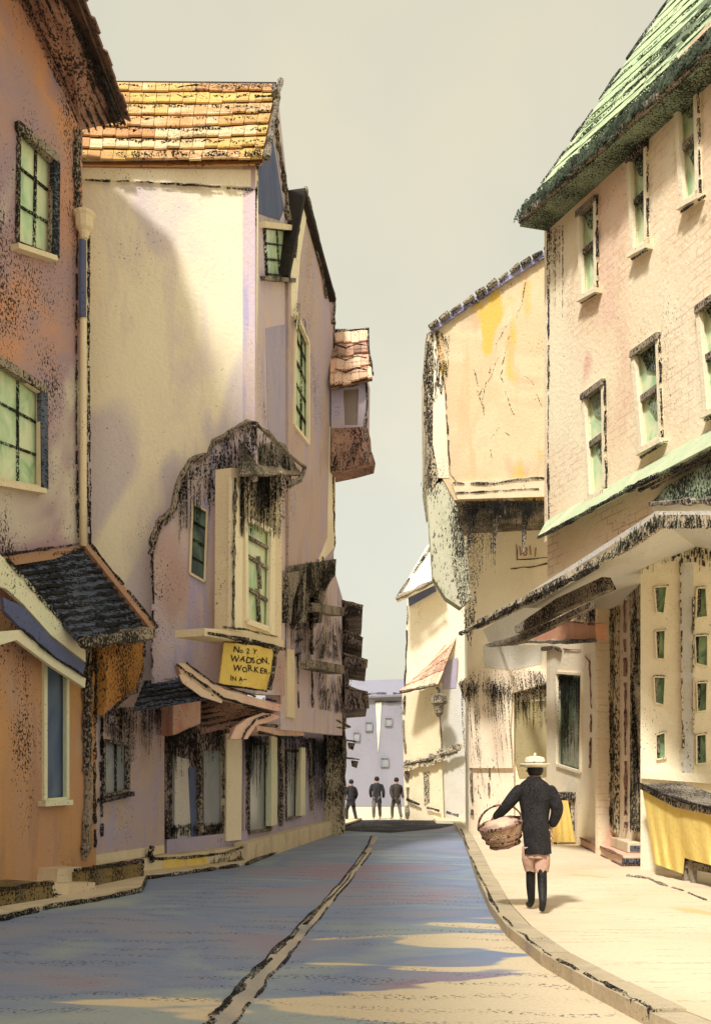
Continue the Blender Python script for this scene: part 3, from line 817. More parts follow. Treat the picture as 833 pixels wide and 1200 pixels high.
slab('stall_riser', M['lavender_wall'], h, S2, [(196, 984), (290, 974), (290, None), (196, None)], .12, .14)
ST = Wall(166, 15.2, 290, 17.3)
stp = slab('stone_step', M['stone_cream'], h, ST, [(168, 1006), (288, 992), (288, None), (168, None)], .0, 1.0)
slab('step_panel', M['yellow_paint'], stp, ST, [(192, 1008), (216, 1005), (216, 1016), (192, 1020)], .012, .03)
slab('step_panel', M['yellow_paint'], stp, ST, [(219, 1005), (243, 1002), (242, 1013), (219, 1016)], .012, .03)
ink('edge_strip', stp, ST, [(172, 1002), (182, 1006), (220, 1005), (262, 1000), (286, 992)], .025, .01)
ink('edge_strip', stp, ST, [(168, 1024), (200, 1024), (250, 1014), (288, 1006)], .04, .01)
shingles('step_grit', M['grit'], stp, ST, [(246, 1001), (284, 995), (284, 1004), (246, 1012)], 50, (4, 4), .01, .02)
ink('step_iron', stp, ST, [(178, 992), (176, 1000), (178, 1010)], .04, .04, brk=0)

# the yellow sign below the bay window
SG = Wall(257, 14.35, 322, 14.75)
sg = thing('shop_sign', 'yellow painted shop sign with dark hand lettering hung under bay window', 'sign', tuple(SG.pt(290, 808)))
slab('board', M['yellow_paint'], sg, SG, [(263, 751), (325, 759), (314, 809), (257, 801)], 0, .05)
ink('side_strip', sg, SG, [(324, 758), (320, 785), (315, 809)], .055, .0, M['charcoal'], 0)
ink('top_strip', sg, SG, [(262, 750), (295, 754), (326, 759)], .03, .0, M['ink'], 0)
ink('bottom_strip', sg, SG, [(257, 802), (285, 806), (313, 810)], .015, .0, M['ink'], .2)
def text3(name, s, parent, W, px, py, hpx, mat, off=.01, rot=0.0, sx=1.0):
    p0 = W.pt(px, py, off); sc = (W.pt(px, py - hpx, off) - p0).length / .7
    u = W.u if W.u.x > 0 else -W.u
    out = bmesh.new(); x0 = 0.0
    for ch in s:
        if ch == ' ': x0 += .32; continue
        cu = bpy.data.curves.new(name, 'FONT'); cu.body = ch; cu.size = 1; cu.extrude = .01; cu.offset = .014; cu.resolution_u = 3
        t = bpy.data.objects.new('tmp', cu); COL.objects.link(t)
        bpy.context.view_layer.update()
        me = bpy.data.meshes.new_from_object(t.evaluated_get(bpy.context.evaluated_depsgraph_get()))
        bpy.data.objects.remove(t)
        wd = max(v.co.x for v in me.vertices)
        r = rot + random.uniform(-.13, .13); k = random.uniform(.82, 1.08); dy = random.uniform(-.07, .07); sh = random.uniform(-.15, .2)
        b2 = bmesh.new(); b2.from_mesh(me)
        for v in b2.verts:
            x, y, z = (v.co.x + sh * v.co.y) * k, v.co.y * k + dy, v.co.z
            x, y = x0 + x * math.cos(r) - y * math.sin(r), x * math.sin(r) + y * math.cos(r)
            x, y = x * math.cos(rot) , y + x0 * math.sin(rot) * .6
            v.co = p0 + u * (x * sc * sx) + Vector((0, 0, y * sc)) + W.n * (z * sc)
        me2 = bpy.data.meshes.new('t'); b2.to_mesh(me2); b2.free(); out.from_mesh(me2)
        bpy.data.meshes.remove(me); bpy.data.meshes.remove(me2)
        x0 += wd * k + .07
    return fin(out, name, mat, parent)
for s, x, y, hh in (('No 2 Y', 273, 764, 7), ('WADSON,', 270, 774, 7), ('WORKER,', 273, 785.5, 7), ('IN A\u2013', 270, 797, 6)):
    text3('lettering', s, sg, SG, x, y, hh, M['iron'], .008, -.06, .98)

# ------------------------------------------------------------------ LEFT 3: narrow gabled house
F3 = Wall(338, 18.2, 392, 21.3)
G3 = Wall(286, 17.75, 405, 29.5)
F3b = Wall(330, 18.0, 400, 25.5)
h = thing('gabled_house', 'narrow mauve gabled house with hanging oriel and tall green leaded window', 'house', (-1.2, 20, 0))
w3 = [(346, 366), (361, 402), (361, 520), (344, 498)]
slab('street_wall', M['mauve_brown'], h, F3, [(338, 332), (347, 268), (358, 224), (372, 275), (384, 325), (392, 345), (393, 560), (393, 640), (386, 666), (338, 668)], .06, .35, [w3])
slab('verge_render', M['cream_white'], h, F3, [(341, 320), (348, 266), (357, 228), (360, 250), (352, 300), (347, 372), (342, 370)], .08, .04)
ink('barge_board', h, F3, [(345, 300), (350, 262), (358, 221), (372, 275), (384, 325), (391, 345), (391, 380)], .04, .11, M['charcoal'], 0)
ink('barge_board', h, F3, [(368, 280), (376, 310), (381, 340), (384, 360)], .03, .10, M['charcoal'], .1)
ink('corner_board', h, F3, [(392, 350), (391, 450), (390, 560), (392, 640)], .022, .08, brk=.1)
slab('corner_render', M['cream_white'], h, F3, [(387, 500), (393, 500), (393, 640), (380, 655), (372, 660), (384, 630)], .075, .03)
fr = window(h, F3, w3, 2, 5, M['white_board'], M['pale_green'], .06, .06, .07, barw=.04, skew=.04)
shingles('lintel_tiles', M['grit'], fr, F3, [(343, 360), (350, 350), (362, 385), (361, 410), (346, 392)], 60, (4, 6), .10, .03)
ap = F3.pt(358, 220, .2); el = F3.pt(338, 322, .2); er = F3.pt(394, 350, .2)
bk = Vector((-5.5, 1.2, 0))
quadslab('roof', M['roof_brown'], h, er, ap, ap + bk, er + bk, .1)
quadslab('roof', M['roof_brown'], h, el, ap, ap + bk, el + bk, .1)
slab('far_wall', M['mauve_brown'], h, Wall(250, 21.4, 391, 21.45), [(250, 340), (391, 348), (391, 655), (250, 655)], 0, .1)
slab('far_wall', M['mauve_brown'], h, Wall(250, 18.2, 337, 18.25), [(250, 340), (337, 340), (337, 700), (250, 700)], 0, .1)
# coved jetty
shingles('coved_jetty', M['grit'], h, F3, [(331, 668), (352, 660), (385, 650), (394, 655), (393, 672), (382, 690), (366, 700), (356, 722), (345, 735), (333, 735)], 480, (5, 8), .08, .05)
slab('jetty_beam', M['charcoal'], h, F3, [(332, 664), (394, 655), (393, 674), (380, 690), (340, 700), (332, 700)], .07, .8)
slab('first_floor_wall', M['mauve_plaster'], h, F3b, [(329, 670), (392, 670), (401, 700), (401, 862), (329, 855)], 0, .3)
hatch('weathered_boarding', M['grit'], h, F3b, [(329, 690), (340, 690), (366, 700)], (30, 100), 90, 2.2, .03)
slab('wall_post', M['lavender_wall'], h, F3b, [(322, 636), (331, 640), (330, 760), (322, 756)], .1, .12)
slab('wall_post', M['cream_board'], h, F3b, [(337, 760), (345, 762), (346, 842), (337, 840)], .05, .08)
ink('wall_post', h, F3b, [(366, 700), (365, 760), (366, 830)], .05, .05, M['charcoal'], .15)
ink('edge_strip', h, F3b, [(350, 720), (349, 780), (350, 830)], .018, .02, brk=.4)
for y in (724, 738, 752, 768): ink('peg', h, F3b, [(347, y), (354, y - 3)], .025, .03, brk=0)
for x in (342, 360, 378):
    slab('timber_bracket', M['charcoal'], h, F3b, [(x - 4, 672), (x + 14, 668), (x + 6, 688), (x + 1, 708), (x - 1, 730), (x - 4, 730)], .28, .12)
slab('jetty_beam', M['charcoal'], h, F3b, [(366, 706), (403, 712), (403, 722), (366, 716)], .35, .3)
slab('jetty_beam', M['charcoal'], h, F3b, [(372, 774), (404, 780), (404, 790), (372, 783)], .45, .4)
laths('boarding', M['grit'], h, F3b, [(368, 716), (402, 722), (402, 776), (370, 770)], 60, (10, 40), 1.8, .05)
laths('boarding', M['grit'], h, F3b, [(372, 784), (404, 790), (402, 836), (374, 830)], 60, (10, 40), 1.8, .05)
# ground floor shops
sA = [(291, 872), (317, 872), (317, 972), (291, 976)]
sB = [(335, 880), (352, 880), (352, 956), (335, 961)]
slab('shop_wall', M['lavender_wall'], h, G3, [(286, 820), (404, 835), (404, None), (286, None)], 0, .25, [sA, sB])
window(h, G3, sA, 1, 1, M['charcoal'], M['grey_pane'], 0, .05, .05)
window(h, G3, sB, 1, 1, M['charcoal'], M['grey_pane'], 0, .05, .05)
slab('shop_post', M['green_white'], h, G3, [(318, 862), (325, 862), (325, 966), (318, 968)], .1, .12)
slab('shop_post', M['green_white'], h, G3, [(353, 876), (358, 876), (358, 955), (352, 956)], .1, .12)
ink('shop_post', h, G3, [(329, 862), (330, 910), (329, 968)], .06, .06, M['charcoal'], .0)
ink('shop_post', h, G3, [(362, 870), (364, 910), (366, 950)], .04, .06, M['charcoal'], .1)
hatch('weathered_boarding', M['grit'], h, G3, [(286, 862), (322, 860), (345, 862), (402, 866)], (12, 70), 260, 2.2, .06)
hatch('weathered_boarding', M['grit'], h, G3, [(366, 866), (404, 868)], (50, 95), 130, 2.2, .06)
h3 = h
slab('shop_cornice', M['pink_board'], h, G3, [(300, 846), (356, 852), (356, 862), (320, 862), (302, 858)], .55, .5)
ink('edge_strip', h, G3, [(302, 848), (330, 852), (356, 856)], .025, .57)
ink('edge_strip', h, G3, [(304, 858), (330, 864), (354, 864)], .025, .57)
slab('pent_roof', M['green_white'], h, G3, [(356, 828), (366, 830), (406, 846), (408, 854), (380, 850), (356, 842)], .5, .5)
ink('edge_strip', h, G3, [(356, 828), (380, 838), (410, 852)], .035, .52)
ink('edge_strip', h, G3, [(358, 842), (380, 850), (404, 854)], .025, .52)
slab('kerb_sill', M['stone_cream'], h, G3, [(290, 988), (404, 958), (404, None), (290, None)], .22, .25)
# oriel
OR = Wall(388, 20.7, 432, 20.6)
ori = slab('oriel', M['lavender_wall'], h, OR, [(388, 440), (429, 438), (428, 504), (388, 504)], 0, .8, [[(402, 456), (420, 455), (419, 498), (404, 498)]])
slab('pane', M['brown_pane'], ori, OR, [(400, 454), (422, 453), (421, 500), (402, 500)], -.06, .03)
roof_tiles('roof', M['roof_pink'], ori, P(387, 452, 20.4), P(436, 442, 20.4), P(431, 385, 21.3), P(388, 387, 21.3), 4, 5, t=.04, lift=.05)
slab('bracket', M['charcoal_brown'], ori, OR, [(388, 502), (430, 500), (432, 528), (436, 530), (434, 542), (412, 548), (388, 553)], .04, .75)
shingles('bracket_boards', M['grit'], ori, OR, [(388, 520), (432, 510), (434, 542), (412, 549), (388, 553)], 120, (5, 6), .05, .03)
ink('edge_strip', ori, OR, [(429, 448), (430, 470), (428, 500), (431, 540)], .05, .02, M['charcoal'], .05)
ink('edge_strip', ori, OR, [(390, 455), (405, 452), (430, 446)], .04, .04, M['charcoal'], .1)
ink('edge_strip', ori, OR, [(392, 388), (412, 387), (432, 385), (431, 400), (436, 440)], .03, .0, M['ink'], .15)
for q in (402, 416, 430): ink('edge_strip', ori, OR, [(392, q + 2), (405, q + 6), (418, q + 1), (430, q + 3)], .018, .18, brk=.3)

# ------------------------------------------------------------------ LEFT 4: dark jettied house
E5 = Wall(368, 25.7, 404, 25.7)
h = thing('timber_house', 'dark sooty timber house with ragged projecting storeys at far left end', 'house', (-.8, 26, 0))
slab('jettied_storeys', M['charcoal_mauve'], h, E5, [(372, 700), (402, 706), (403, 730), (398, 742), (402, 760), (404, 772), (408, 782), (407, 820), (404, 838), (372, 838)], 0, 3.5)
for pl in ([(372, 696), (398, 704), (420, 712), (419, 721), (402, 722), (372, 708)], [(396, 738), (408, 742), (420, 748), (419, 757), (400, 752)], [(402, 766), (424, 774), (424, 783), (404, 780)], [(404, 804), (424, 812), (425, 830), (404, 832)]):
    e = slab('projecting_eaves', M['charcoal_mauve'], h, E5, [(x + (5 if x > 405 else 0), y) for x, y in pl], .1, 3.6)
    ink('eaves_edge', e, E5, [(x + (5 if x > 405 else 0), y) for x, y in pl[:3]], .05, .12, M['charcoal'], .05)
    shingles('eaves_tiles', M['grit'], e, E5, [(x, y + (2 if k % 2 else -2)) for k, (x, y) in enumerate(pl)], 40, (6, 5), .12, .05)
shingles('tile_hanging', M['grit'], h, E5, [(374, 706), (404, 716), (412, 730), (404, 745), (412, 760), (420, 785), (412, 800), (420, 820), (406, 834), (392, 834), (396, 790), (384, 770), (374, 770)], 330, (5, 7), .03, .04)
hatch('weathered_boarding', M['grit'], h, E5, [(374, 708), (404, 720)], (30, 110), 90, 2.2, .08)
slab('ground_floor', M['charcoal_cream'], h, E5, [(368, 836), (403, 838), (403, None), (368, None)], -.15, 3.2)
hatch('weathered_boarding', M['grit'], h, E5, [(368, 842), (403, 844)], (40, 110), 130, 2.4, -.1)
ink('corner_post', h, E5, [(402, 840), (404, 890), (401, 960)], .06, -.1, M['charcoal'], .0)
E5b = Wall(404, 27.0, 407, 29)
for nm, lab, px, py in (('bracket_sign', 'small dark bracket sign high on the end of the sooty timber house', 410, 872), ('bracket_sign', 'small dark bracket sign lower down beside the leftmost distant walker', 414, 893)):
    b = thing(nm, lab, 'sign', tuple(P(px, py, 27.0)), 'bracket signs on the sooty timber house')
    bm = bmesh.new(); add_tube(bm, [P(402, py - 5, 27.2), P(px, py - 4, 27.0), P(px + 7, py - 3, 26.9)], .03, 5, .3)
    fin(bm, 'iron_arm', M['ink'], b)
    Wp = Wall(px - 3, 26.9, px + 6, 27.0)
    slab('board', M['charcoal'], b, Wp, [(px - 2, py - 2), (px + 6, py - 1), (px + 4, py + 7), (px - 1, py + 5)], 0, .05)

# ------------------------------------------------------------------ END: lavender house
V = Wall(370, 50.5, 500, 50.5)
h = thing('distant_house', 'pale lavender gabled house closing the far end of the lane', 'house', (1.0, 50.5, 0))
wl = [[(428, 846), (436, 846), (436, 856), (428, 856)], [(451, 841), (459, 841), (459, 850), (451, 850)], [(446, 888), (455, 888), (455, 898), (446, 898)], [(414, 858), (421, 858), (421, 868), (414, 868)]]
slab('wall', M['lavender'], h, V, [(340, 818), (405, 817), (440, 815), (472, 816), (530, 812), (530, None), (340, None)], 0, 6, )
for q in wl:
    window(h, V, q, 1, 1, M['lavender'], M['grey_pane'], .06, .03, .05)
ink('eaves_board', h, V, [(400, 815), (420, 814), (445, 812), (475, 814)], .07, .1, brk=.25)
ink('eaves_board', h, V, [(412, 823), (430, 824), (448, 822), (470, 822)], .05, .1, brk=.35)
slab('pale_downpipe', M['cream_white'], h, V, [(440, 822), (447, 822), (445, 858), (443, 882)], .05, .06)
quadslab('roof', M['lavender'], h, V.pt(338, 819, .3), V.pt(532, 812, .3), V.pt(532, 812, -3) + Vector((0, 0, .9)), V.pt(338, 819, -3) + Vector((0, 0, .9)), .1)

# ------------------------------------------------------------------ RIGHT 3: small cream house
Q = Wall(470, 34.6, 545, 34.3)
h = thing('corner_house', 'small cream house with pink pent roof beside the distant walkers', 'house', (2.6, 34.6, 0))
slab('upper_wall', M['cream_white'], h, Q, [(477, 702), (508, 684), (560, 684), (560, 822), (474, 822)], 0, 5)
rf = quadslab('roof', M['cream_white'], h, P(464, 702, 33.4), P(515, 678, 33.6), P(530, 620, 36.5), P(500, 640, 36.5), .15)
ink3('edge_strip', rf, [P(464, 702, 33.3).lerp(P(512, 679, 33.4), t / 9) for t in range(10)], .09, M['charcoal'], .1)
ink3('edge_strip', rf, [P(466, 698, 33.3).lerp(P(505, 640, 36), t / 9) for t in range(10)], .05, M['ink'], .2)
slab('eaves_board', M['blue_board'], h, Q, [(478, 700), (508, 682), (511, 692), (479, 710)], .15, .15)
ink('corner_board', h, Q, [(477, 710), (476, 760), (474, 808)], .03, .04, brk=.2)
slab('lower_wall', M['cream_board'], h, Q, [(471, 812), (514, 806), (517, 880), (520, None), (474, None)], .25, .5)
pr_ = [P(468, 810, 33.2), P(514, 800, 33.4), P(538, 735, 34.6), P(520, 752, 34.6)]
roof_tiles('pent_roof', M['roof_pink'], h, pr_[0], pr_[1], P(544, 722, 34.8), P(505, 778, 34.6), 5, 6, t=.05)
ink3('edge_strip', h, [pr_[0].lerp(pr_[1], t / 8) + Vector((0, -.05, -.05)) for t in range(9)], .06, M['charcoal'], .1)
ink('edge_strip', h, Q, [(474, 815), (472, 850), (476, 890)], .05, .27, M['charcoal'], .3)
ink('edge_strip', h, Q, [(515, 830), (517, 870), (518, 890)], .03, .27, brk=.2)
slab('alley_wall', M['grey_wash'], h, Q, [(515, 800), (548, 800), (550, None), (520, None)], .1, .3)
slab('alley_panel', M['lavender_wall'], h, Q, [(519, 780), (536, 770), (534, 806), (519, 808)], .12, .1)
shingles('lower_pent', M['charcoal_cream'], h, Q, [(474, 893), (500, 886), (540, 872), (542, 880), (500, 897), (476, 902)], 90, (7, 6), .45, .06)
ink('edge_strip', h, Q, [(474, 896), (500, 891), (538, 878)], .05, .5, M['charcoal'], .15)
slab('door', M['charcoal_cream'], h, Q, [(496, 905), (503, 904), (503, 940), (497, 944)], .27, .05)
ink('edge_strip', h, Q, [(476, 900), (478, 930), (476, 958)], .08, .28, M['charcoal'], .25)
ink('wall_foot', h, Q, [(476, 936), (500, 946), (530, 954), (545, 958)], .05, .4, M['ink'], .3)
lan = thing('hanging_lantern', 'black iron lantern hanging from cream house corner under pink roof', 'lantern', tuple(P(515, 840, 33.3)))
bm = bmesh.new(); add_tube(bm, [P(512, 806, 33.6), P(514, 809, 33.3), P(514, 814, 33.3)], .05, 6)
fin(bm, 'bracket', M['ink'], lan)
bm = bmesh.new(); add_tube(bm, [P(514, y, 33.3) for y in (812, 816, 824, 826, 836, 840)], [.05, .26, .30, .2, .15, .05], 6)
fin(bm, 'lamp_body', M['charcoal'], lan)

# ------------------------------------------------------------------ RIGHT 2: yellow jettied house
UW = Wall(510, 23.3, 645, 23.2)
SW2 = Wall(497, 27.0, 512, 23.0)
LW = Wall(545, 25.8, 650, 25.6)
h = thing('jettied_house', 'yellow plastered house with slate edged sloping roof and dark timber overhang', 'house', (3.4, 24.5, 0))
slab('upper_wall', M['yellow_plaster'], h, UW, [(512, 384), (560, 347), (600, 320), (640, 295), (720, 244), (720, 586), (532, 586), (518, 560)], 0, 3.5)
slab('jetty_beam', M['cream_board'], h, UW, [(529, 566), (560, 562), (700, 556), (700, 580), (536, 585)], .08, .3)
ink('edge_strip', h, UW, [(530, 566), (580, 567), (600, 563), (645, 559)], .025, .1, brk=.1)
ink('edge_strip', h, UW, [(534, 578), (580, 575), (645, 572)], .02, .1, brk=.2)
ink('corner_board', h, UW, [(521, 450), (524, 500), (527, 555), (540, 572)], .02, .02, brk=.15)
slab('corner_render', M['cream_white'], h, UW, [(508, 380), (521, 470), (526, 560), (514, 560), (507, 520)], .015, .05)
slab('side_wall', M['charcoal_cream'], h, UW, [(499, 392), (512, 384), (514, 560), (505, 575), (500, 540)], -.02, 3.0)
shingles('side_window', M['grit'], h, UW, [(503, 384), (528, 386), (524, 440), (516, 462), (506, 470), (498, 440), (499, 405)], 230, (5, 7), .02, .03)
ink('edge_strip', h, UW, [(500, 400), (497, 440), (499, 490), (502, 540), (496, 566)], .05, .02, M['charcoal'], .1)
shingles('eaves_block', M['grit'], h, UW, [(492, 566), (504, 540), (508, 572), (496, 576)], 30, (5, 5), .02, .04)
# rake of slates
bm = bmesh.new(); lay = bm.loops.layers.float_color.new('tint')
ra = [(505, 385), (530, 366), (560, 346), (600, 319), (640, 294), (700, 257)]
rr = resample(ra, 15)
for i, (x, y) in enumerate(rr[:-1]):
    x2, y2 = rr[i + 1]
    for t in range(6):
        y0 = -.12 + t * .6
        a = UW.pt(x, y + 2, -y0); b = UW.pt(x2 + 2, y2 - 1, -y0)
        a = a - Vector((0, 0, 0)); 
        tv = random.uniform(.35, .8)
        c = b + Vector((0, .62, 0)); d = a + Vector((0, .62, 0))
        lift = Vector((0, 0, .07))
        top = [bm.verts.new(v) for v in (a + lift, b + Vector((0, 0, .0)), c, d + lift)]
        bot = [bm.verts.new(v.co - Vector((0, 0, .13))) for v in top]
        fs = [bm.faces.new(top), bm.faces.new(bot[::-1])] + [bm.faces.new((top[k], bot[k], bot[(k + 1) % 4], top[(k + 1) % 4])) for k in range(4)]
        for f in fs:
            for l in f.loops: l[lay] = (tv, tv, tv, 1)
rf2 = fin(bm, 'roof', M['roof_slate'], h)
for i, (x, y) in enumerate(rr[:-1]):
    x2, y2 = rr[i + 1]
    ink('slate_edge', rf2, UW, [(x - 2, y - 1), (x * .4 + x2 * .6, y * .4 + y2 * .6 - 3)], .06, .16, M['charcoal'], 0)
# cracks in the plaster
for pl in ([(616, 332), (612, 352), (604, 374), (592, 384), (582, 402), (583, 420), (574, 442), (562, 462)], [(598, 388), (592, 412), (586, 440), (594, 466), (602, 486)], [(556, 432), (560, 460), (568, 486), (564, 470), (574, 430)], [(576, 540), (574, 516), (584, 500), (598, 512)], [(616, 440), (626, 452), (634, 478)]):
    ink('crack', h, UW, pl, .013, .0, M['grit'], .25, 1.2)
# bracket cove below the corner
slab('corner_bracket', M['green_hatch'], h, UW, [(500, 574), (520, 562), (534, 590), (546, 640), (552, 700), (540, 712), (522, 700), (507, 676), (503, 620)], -.05, .5)
shingles('bracket_tiles', M['grit'], h, UW, [(524, 574), (534, 586), (560, 600), (566, 640), (560, 690), (552, 760), (545, 740), (538, 700), (528, 660), (530, 620), (524, 640), (526, 600)], 520, (5, 9), .06, .04)
shingles('jetty_boards', M['grit'], h, UW, [(532, 585), (642, 582), (642, 596), (625, 604), (610, 600), (596, 612), (580, 606), (566, 630), (550, 640), (542, 610)], 420, (4, 9), .0, .03)
hatch('weathered_boarding', M['grit'], h, UW, [(536, 588), (644, 584)], (8, 34), 170, 3.0, .04)
hatch('weathered_boarding', M['grit'], h, UW, [(532, 588), (585, 586)], (30, 90), 70, 2.6, .04)
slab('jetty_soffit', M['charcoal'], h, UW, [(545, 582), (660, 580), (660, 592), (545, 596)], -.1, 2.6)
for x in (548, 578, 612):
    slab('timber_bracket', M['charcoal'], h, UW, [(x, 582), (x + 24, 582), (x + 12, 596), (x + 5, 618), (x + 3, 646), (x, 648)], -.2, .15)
slab('lower_wall', M['cream_white'], h, LW, [(547, 590), (700, 590), (700, None), (549, None)], 0, 2.5)
text3('date_mark', '1811', h, LW, 607, 652, 12, M['brown_board'], .01, .0, .8)
ink('date_frame', h, LW, [(605, 638), (606, 656), (625, 655), (645, 653)], .018, .01, M['charcoal_brown'], .15)
ink('date_frame', h, LW, [(598, 667), (612, 665), (628, 664), (641, 660)], .018, .01, M['charcoal_brown'], .35)
slab('render_patch', M['grey_wash'], h, LW, [(566, 738), (640, 690), (642, 748), (572, 752)], .012, .03)
slab('render_patch', M['grey_wash'], h, LW, [(566, 756), (636, 756), (634, 778), (600, 786), (568, 782)], .012, .03)
slab('door', M['olive_wash'], h, LW, [(598, 824), (648, 820), (648, 910), (608, 912), (600, 880)], .02, .05)
# lower coved jetty with ribs
shingles('coved_jetty', M['grit'], h, LW, [(536, 798), (552, 786), (600, 782), (645, 786), (645, 806), (616, 808), (600, 822), (590, 812), (576, 818), (560, 806), (550, 822), (540, 808)], 380, (4, 9), .35, .04)
slab('coving', M['pink_hatch'], h, LW, [(537, 800), (560, 786), (645, 786), (645, 800), (600, 812), (598, 850), (600, 900), (550, 900), (548, 830)], .25, .25)
slab('pier', M['pink_hatch'], h, LW, [(549, 810), (602, 810), (602, None), (551, None)], .14, .2)
hatch('rib', M['grit'], h, LW, [(538, 800), (600, 796)], (30, 130), 44, 1.7, .30, .06)
hatch('weathered_boarding', M['grit'], h, LW, [(600, 800), (646, 796)], (15, 60), 90, 2.2, .06)
ink('pier_edge', h, LW, [(550, 800), (551, 870), (553, 955)], .05, .2, M['charcoal'], .1)
ink('pier_edge', h, LW, [(572, 810), (574, 880), (572, 940)], .03, .2, M['charcoal'], .2)
ink('pier_edge', h, LW, [(645, 765), (645, 800), (642, 850)], .05, .1, M['charcoal'], .1)

# ------------------------------------------------------------------ RIGHT 1: large pink house
U = Wall(640, 17.5, 833, 13.0)
h = thing('town_house', 'big pale pink house at right with green tiled roof and narrow sash windows', 'house', (5, 16, 0))
ws = [[(678, 250), (698, 230), (699, 336), (682, 348)], [(737, 186), (757, 166), (758, 284), (742, 296)], [(792, 116), (816, 88), (819, 226), (800, 240)],
      [(684, 464), (707, 446), (709, 572), (691, 584)], [(742, 414), (771, 392), (775, 512), (752, 528)], [(818, 362), (854, 334), (856, 470), (828, 484)]]
slab('upper_wall', M['pink_plaster'], h, U, [(640, 245), (905, -60), (905, 480), (640, 634)], 0, .35, ws)
slab('far_wall', M['pink_plaster'], h, Wall(640, 17.55, 900, 18.5), [(640, 250), (900, 100), (900, None), (700, None), (700, 600), (640, 634)], -.02, .1)
for i, q in enumerate(ws):
    fr = window(h, U, q, 1, 1, M['white_board'], M['pale_green'], 0, .09, .09, sill=M['white_board'])
    m = [(a + b) / 2 for a, b in zip(q[0], q[3])]; m2 = [(a + b) / 2 for a, b in zip(q[1], q[2])]
    bar('meeting_rail', M['charcoal'], fr, U.pt(m[0], m[1], -.03), U.pt(m2[0], m2[1], -.03), .10, .06, U.n)
    bar('lintel', M['charcoal'], fr, U.pt(q[0][0] - 2, q[0][1] + 2, .03), U.pt(q[1][0] + 1, q[1][1] + 1, .03), .10, .1, U.n)
    # dark slanting panels at the right of each sash; and the dark parting bead at the right
    xa, ya = q[0]; xb, yb = q[1]
    H = q[3][1] - q[0][1]
    slab('dark_slant', M['charcoal_green'], fr, U, [(xa + (xb - xa) * .25, ya + 1), (xb, yb + 2), (xb, yb + H * .38), (xa + (xb - xa) * .55, ya + H * .18)], -.06, .015)
    slab('dark_slant', M['charcoal_green'], fr, U, [(xa + (xb - xa) * .45 + 3, ya + H * .52), (xb + 1, yb + H * .52), (xb + 1, yb + H * .84), (xa + (xb - xa) * .8 + 3, ya + H * .66)], -.06, .015)
    ink('parting_bead', fr, U, [(q[1][0] + 1, q[1][1]), (q[2][0] + 1, q[2][1])], .02, .05, M['ink'], .15)
    ink('sill_line', fr, U, [(q[3][0] - 2, q[3][1] + 8), (q[2][0] + 6, q[2][1] + 4)], .022, .12, M['ink'], .2)
ink('corner_board', h, U, [(641, 265), (642, 330), (643, 420), (642, 520), (643, 610)], .025, .0, brk=.06)
hatch('soot_laths', M['grit'], h, U, [(642, 268), (660, 262)], (40, 110), 22, 1.4, .0, t=.006)
# roof
E0, E1 = P(609, 256, 17.3), P(905, -12, 11.4)
V0 = P(806, -32, 18.3); V1 = V0 + (E1 - E0)
roof_tiles('roof', M['roof_green'], h, E0, E1, V1, V0, 15, 22, t=.010, lift=.012, sag=.1, jit=.15, tint=lambda v, u, t: (.1 + .3 * t) if v < .05 else ((.2 + .4 * t) if v < .12 else .5 + .35 * t))
dirn = (V0 - E0)
for v, r in ((.10, .03), (.24, .03), (.33, .03), (.50, .025), (.68, .02)):
    a = E0 + dirn * v; pts = [a.lerp(a + (E1 - E0), t / 40) + Vector((random.uniform(-.012, .012), 0, .04 + random.uniform(-.015, .015))) for t in range(41)]
    ink3('course_joint', h, pts, r, M['grit_green'] if v > .2 else M['ink'], .12)
ink3('verge', h, [E0.lerp(V0, t / 24) + Vector((0, .0, .05)) for t in range(25)], .03, M['ink'], .25)
# shaggy eaves fringe
bm = bmesh.new()
nrf = (E1 - E0).cross(V0 - E0).normalized()
if nrf.z < 0: nrf = -nrf
for k in range(330):
    u = random.random(); v = abs(random.gauss(0, .024)) - .01
    c = E0 + (E1 - E0) * u + dirn * v + nrf * random.uniform(.03, .10)
    s1 = (E1 - E0).normalized() * random.uniform(.03, .09); s2 = dirn.normalized() * random.uniform(.04, .15)
    vs = [bm.verts.new(c + a * s1 + b * s2 + nrf * (b * .03)) for a, b in ((-1, -1), (1, -1), (.8, 1), (-1, 1))]
    b2 = [bm.verts.new(x.co - nrf * .025) for x in vs]
    bm.faces.new(vs); bm.faces.new(b2[::-1])
    for i in range(4):
        j = (i + 1) % 4; bm.faces.new((vs[i], b2[i], b2[j], vs[j]))
fin(bm, 'eaves_tiles', M['grit_green'], h)
# gutter and soffit
ink3('gutter', h, [E0.lerp(E1, t / 40) + Vector((0, 0, -.06)) for t in range(41)], .07, M['charcoal'], 0)
quadslab('soffit', M['charcoal_green'], h, E0 + Vector((0, 0, -.1)), E1 + Vector((0, 0, -.1)), E1 + Vector((.9, .3, -.06)), E0 + Vector((.9, .3, -.06)), .05)
# cornice: pale green lead
quadslab('cornice', M['green_board'], h, U.pt(640, 610, .0), U.pt(905, 462, .0), U.pt(905, 484, .5), U.pt(630, 628, .5), .06)
ink('edge_strip', h, U, [(630, 630), (680, 604), (730, 576), (770, 556)], .04, .5, M['ink'], .03)
for y in (0, 9, 18): ink('cornice_groove', h, U, [(735 + y * 1.6, 576 - y * .2), (790 + y, 548), (880, 500 + y)], .028, .46, M['ink'], .06)
slab('brick_band', M['brick_cream'], h, U, [(641, 628), (760, 560), (905, 480), (905, 600), (768, 606), (722, 642), (641, 694)], .12, .5)
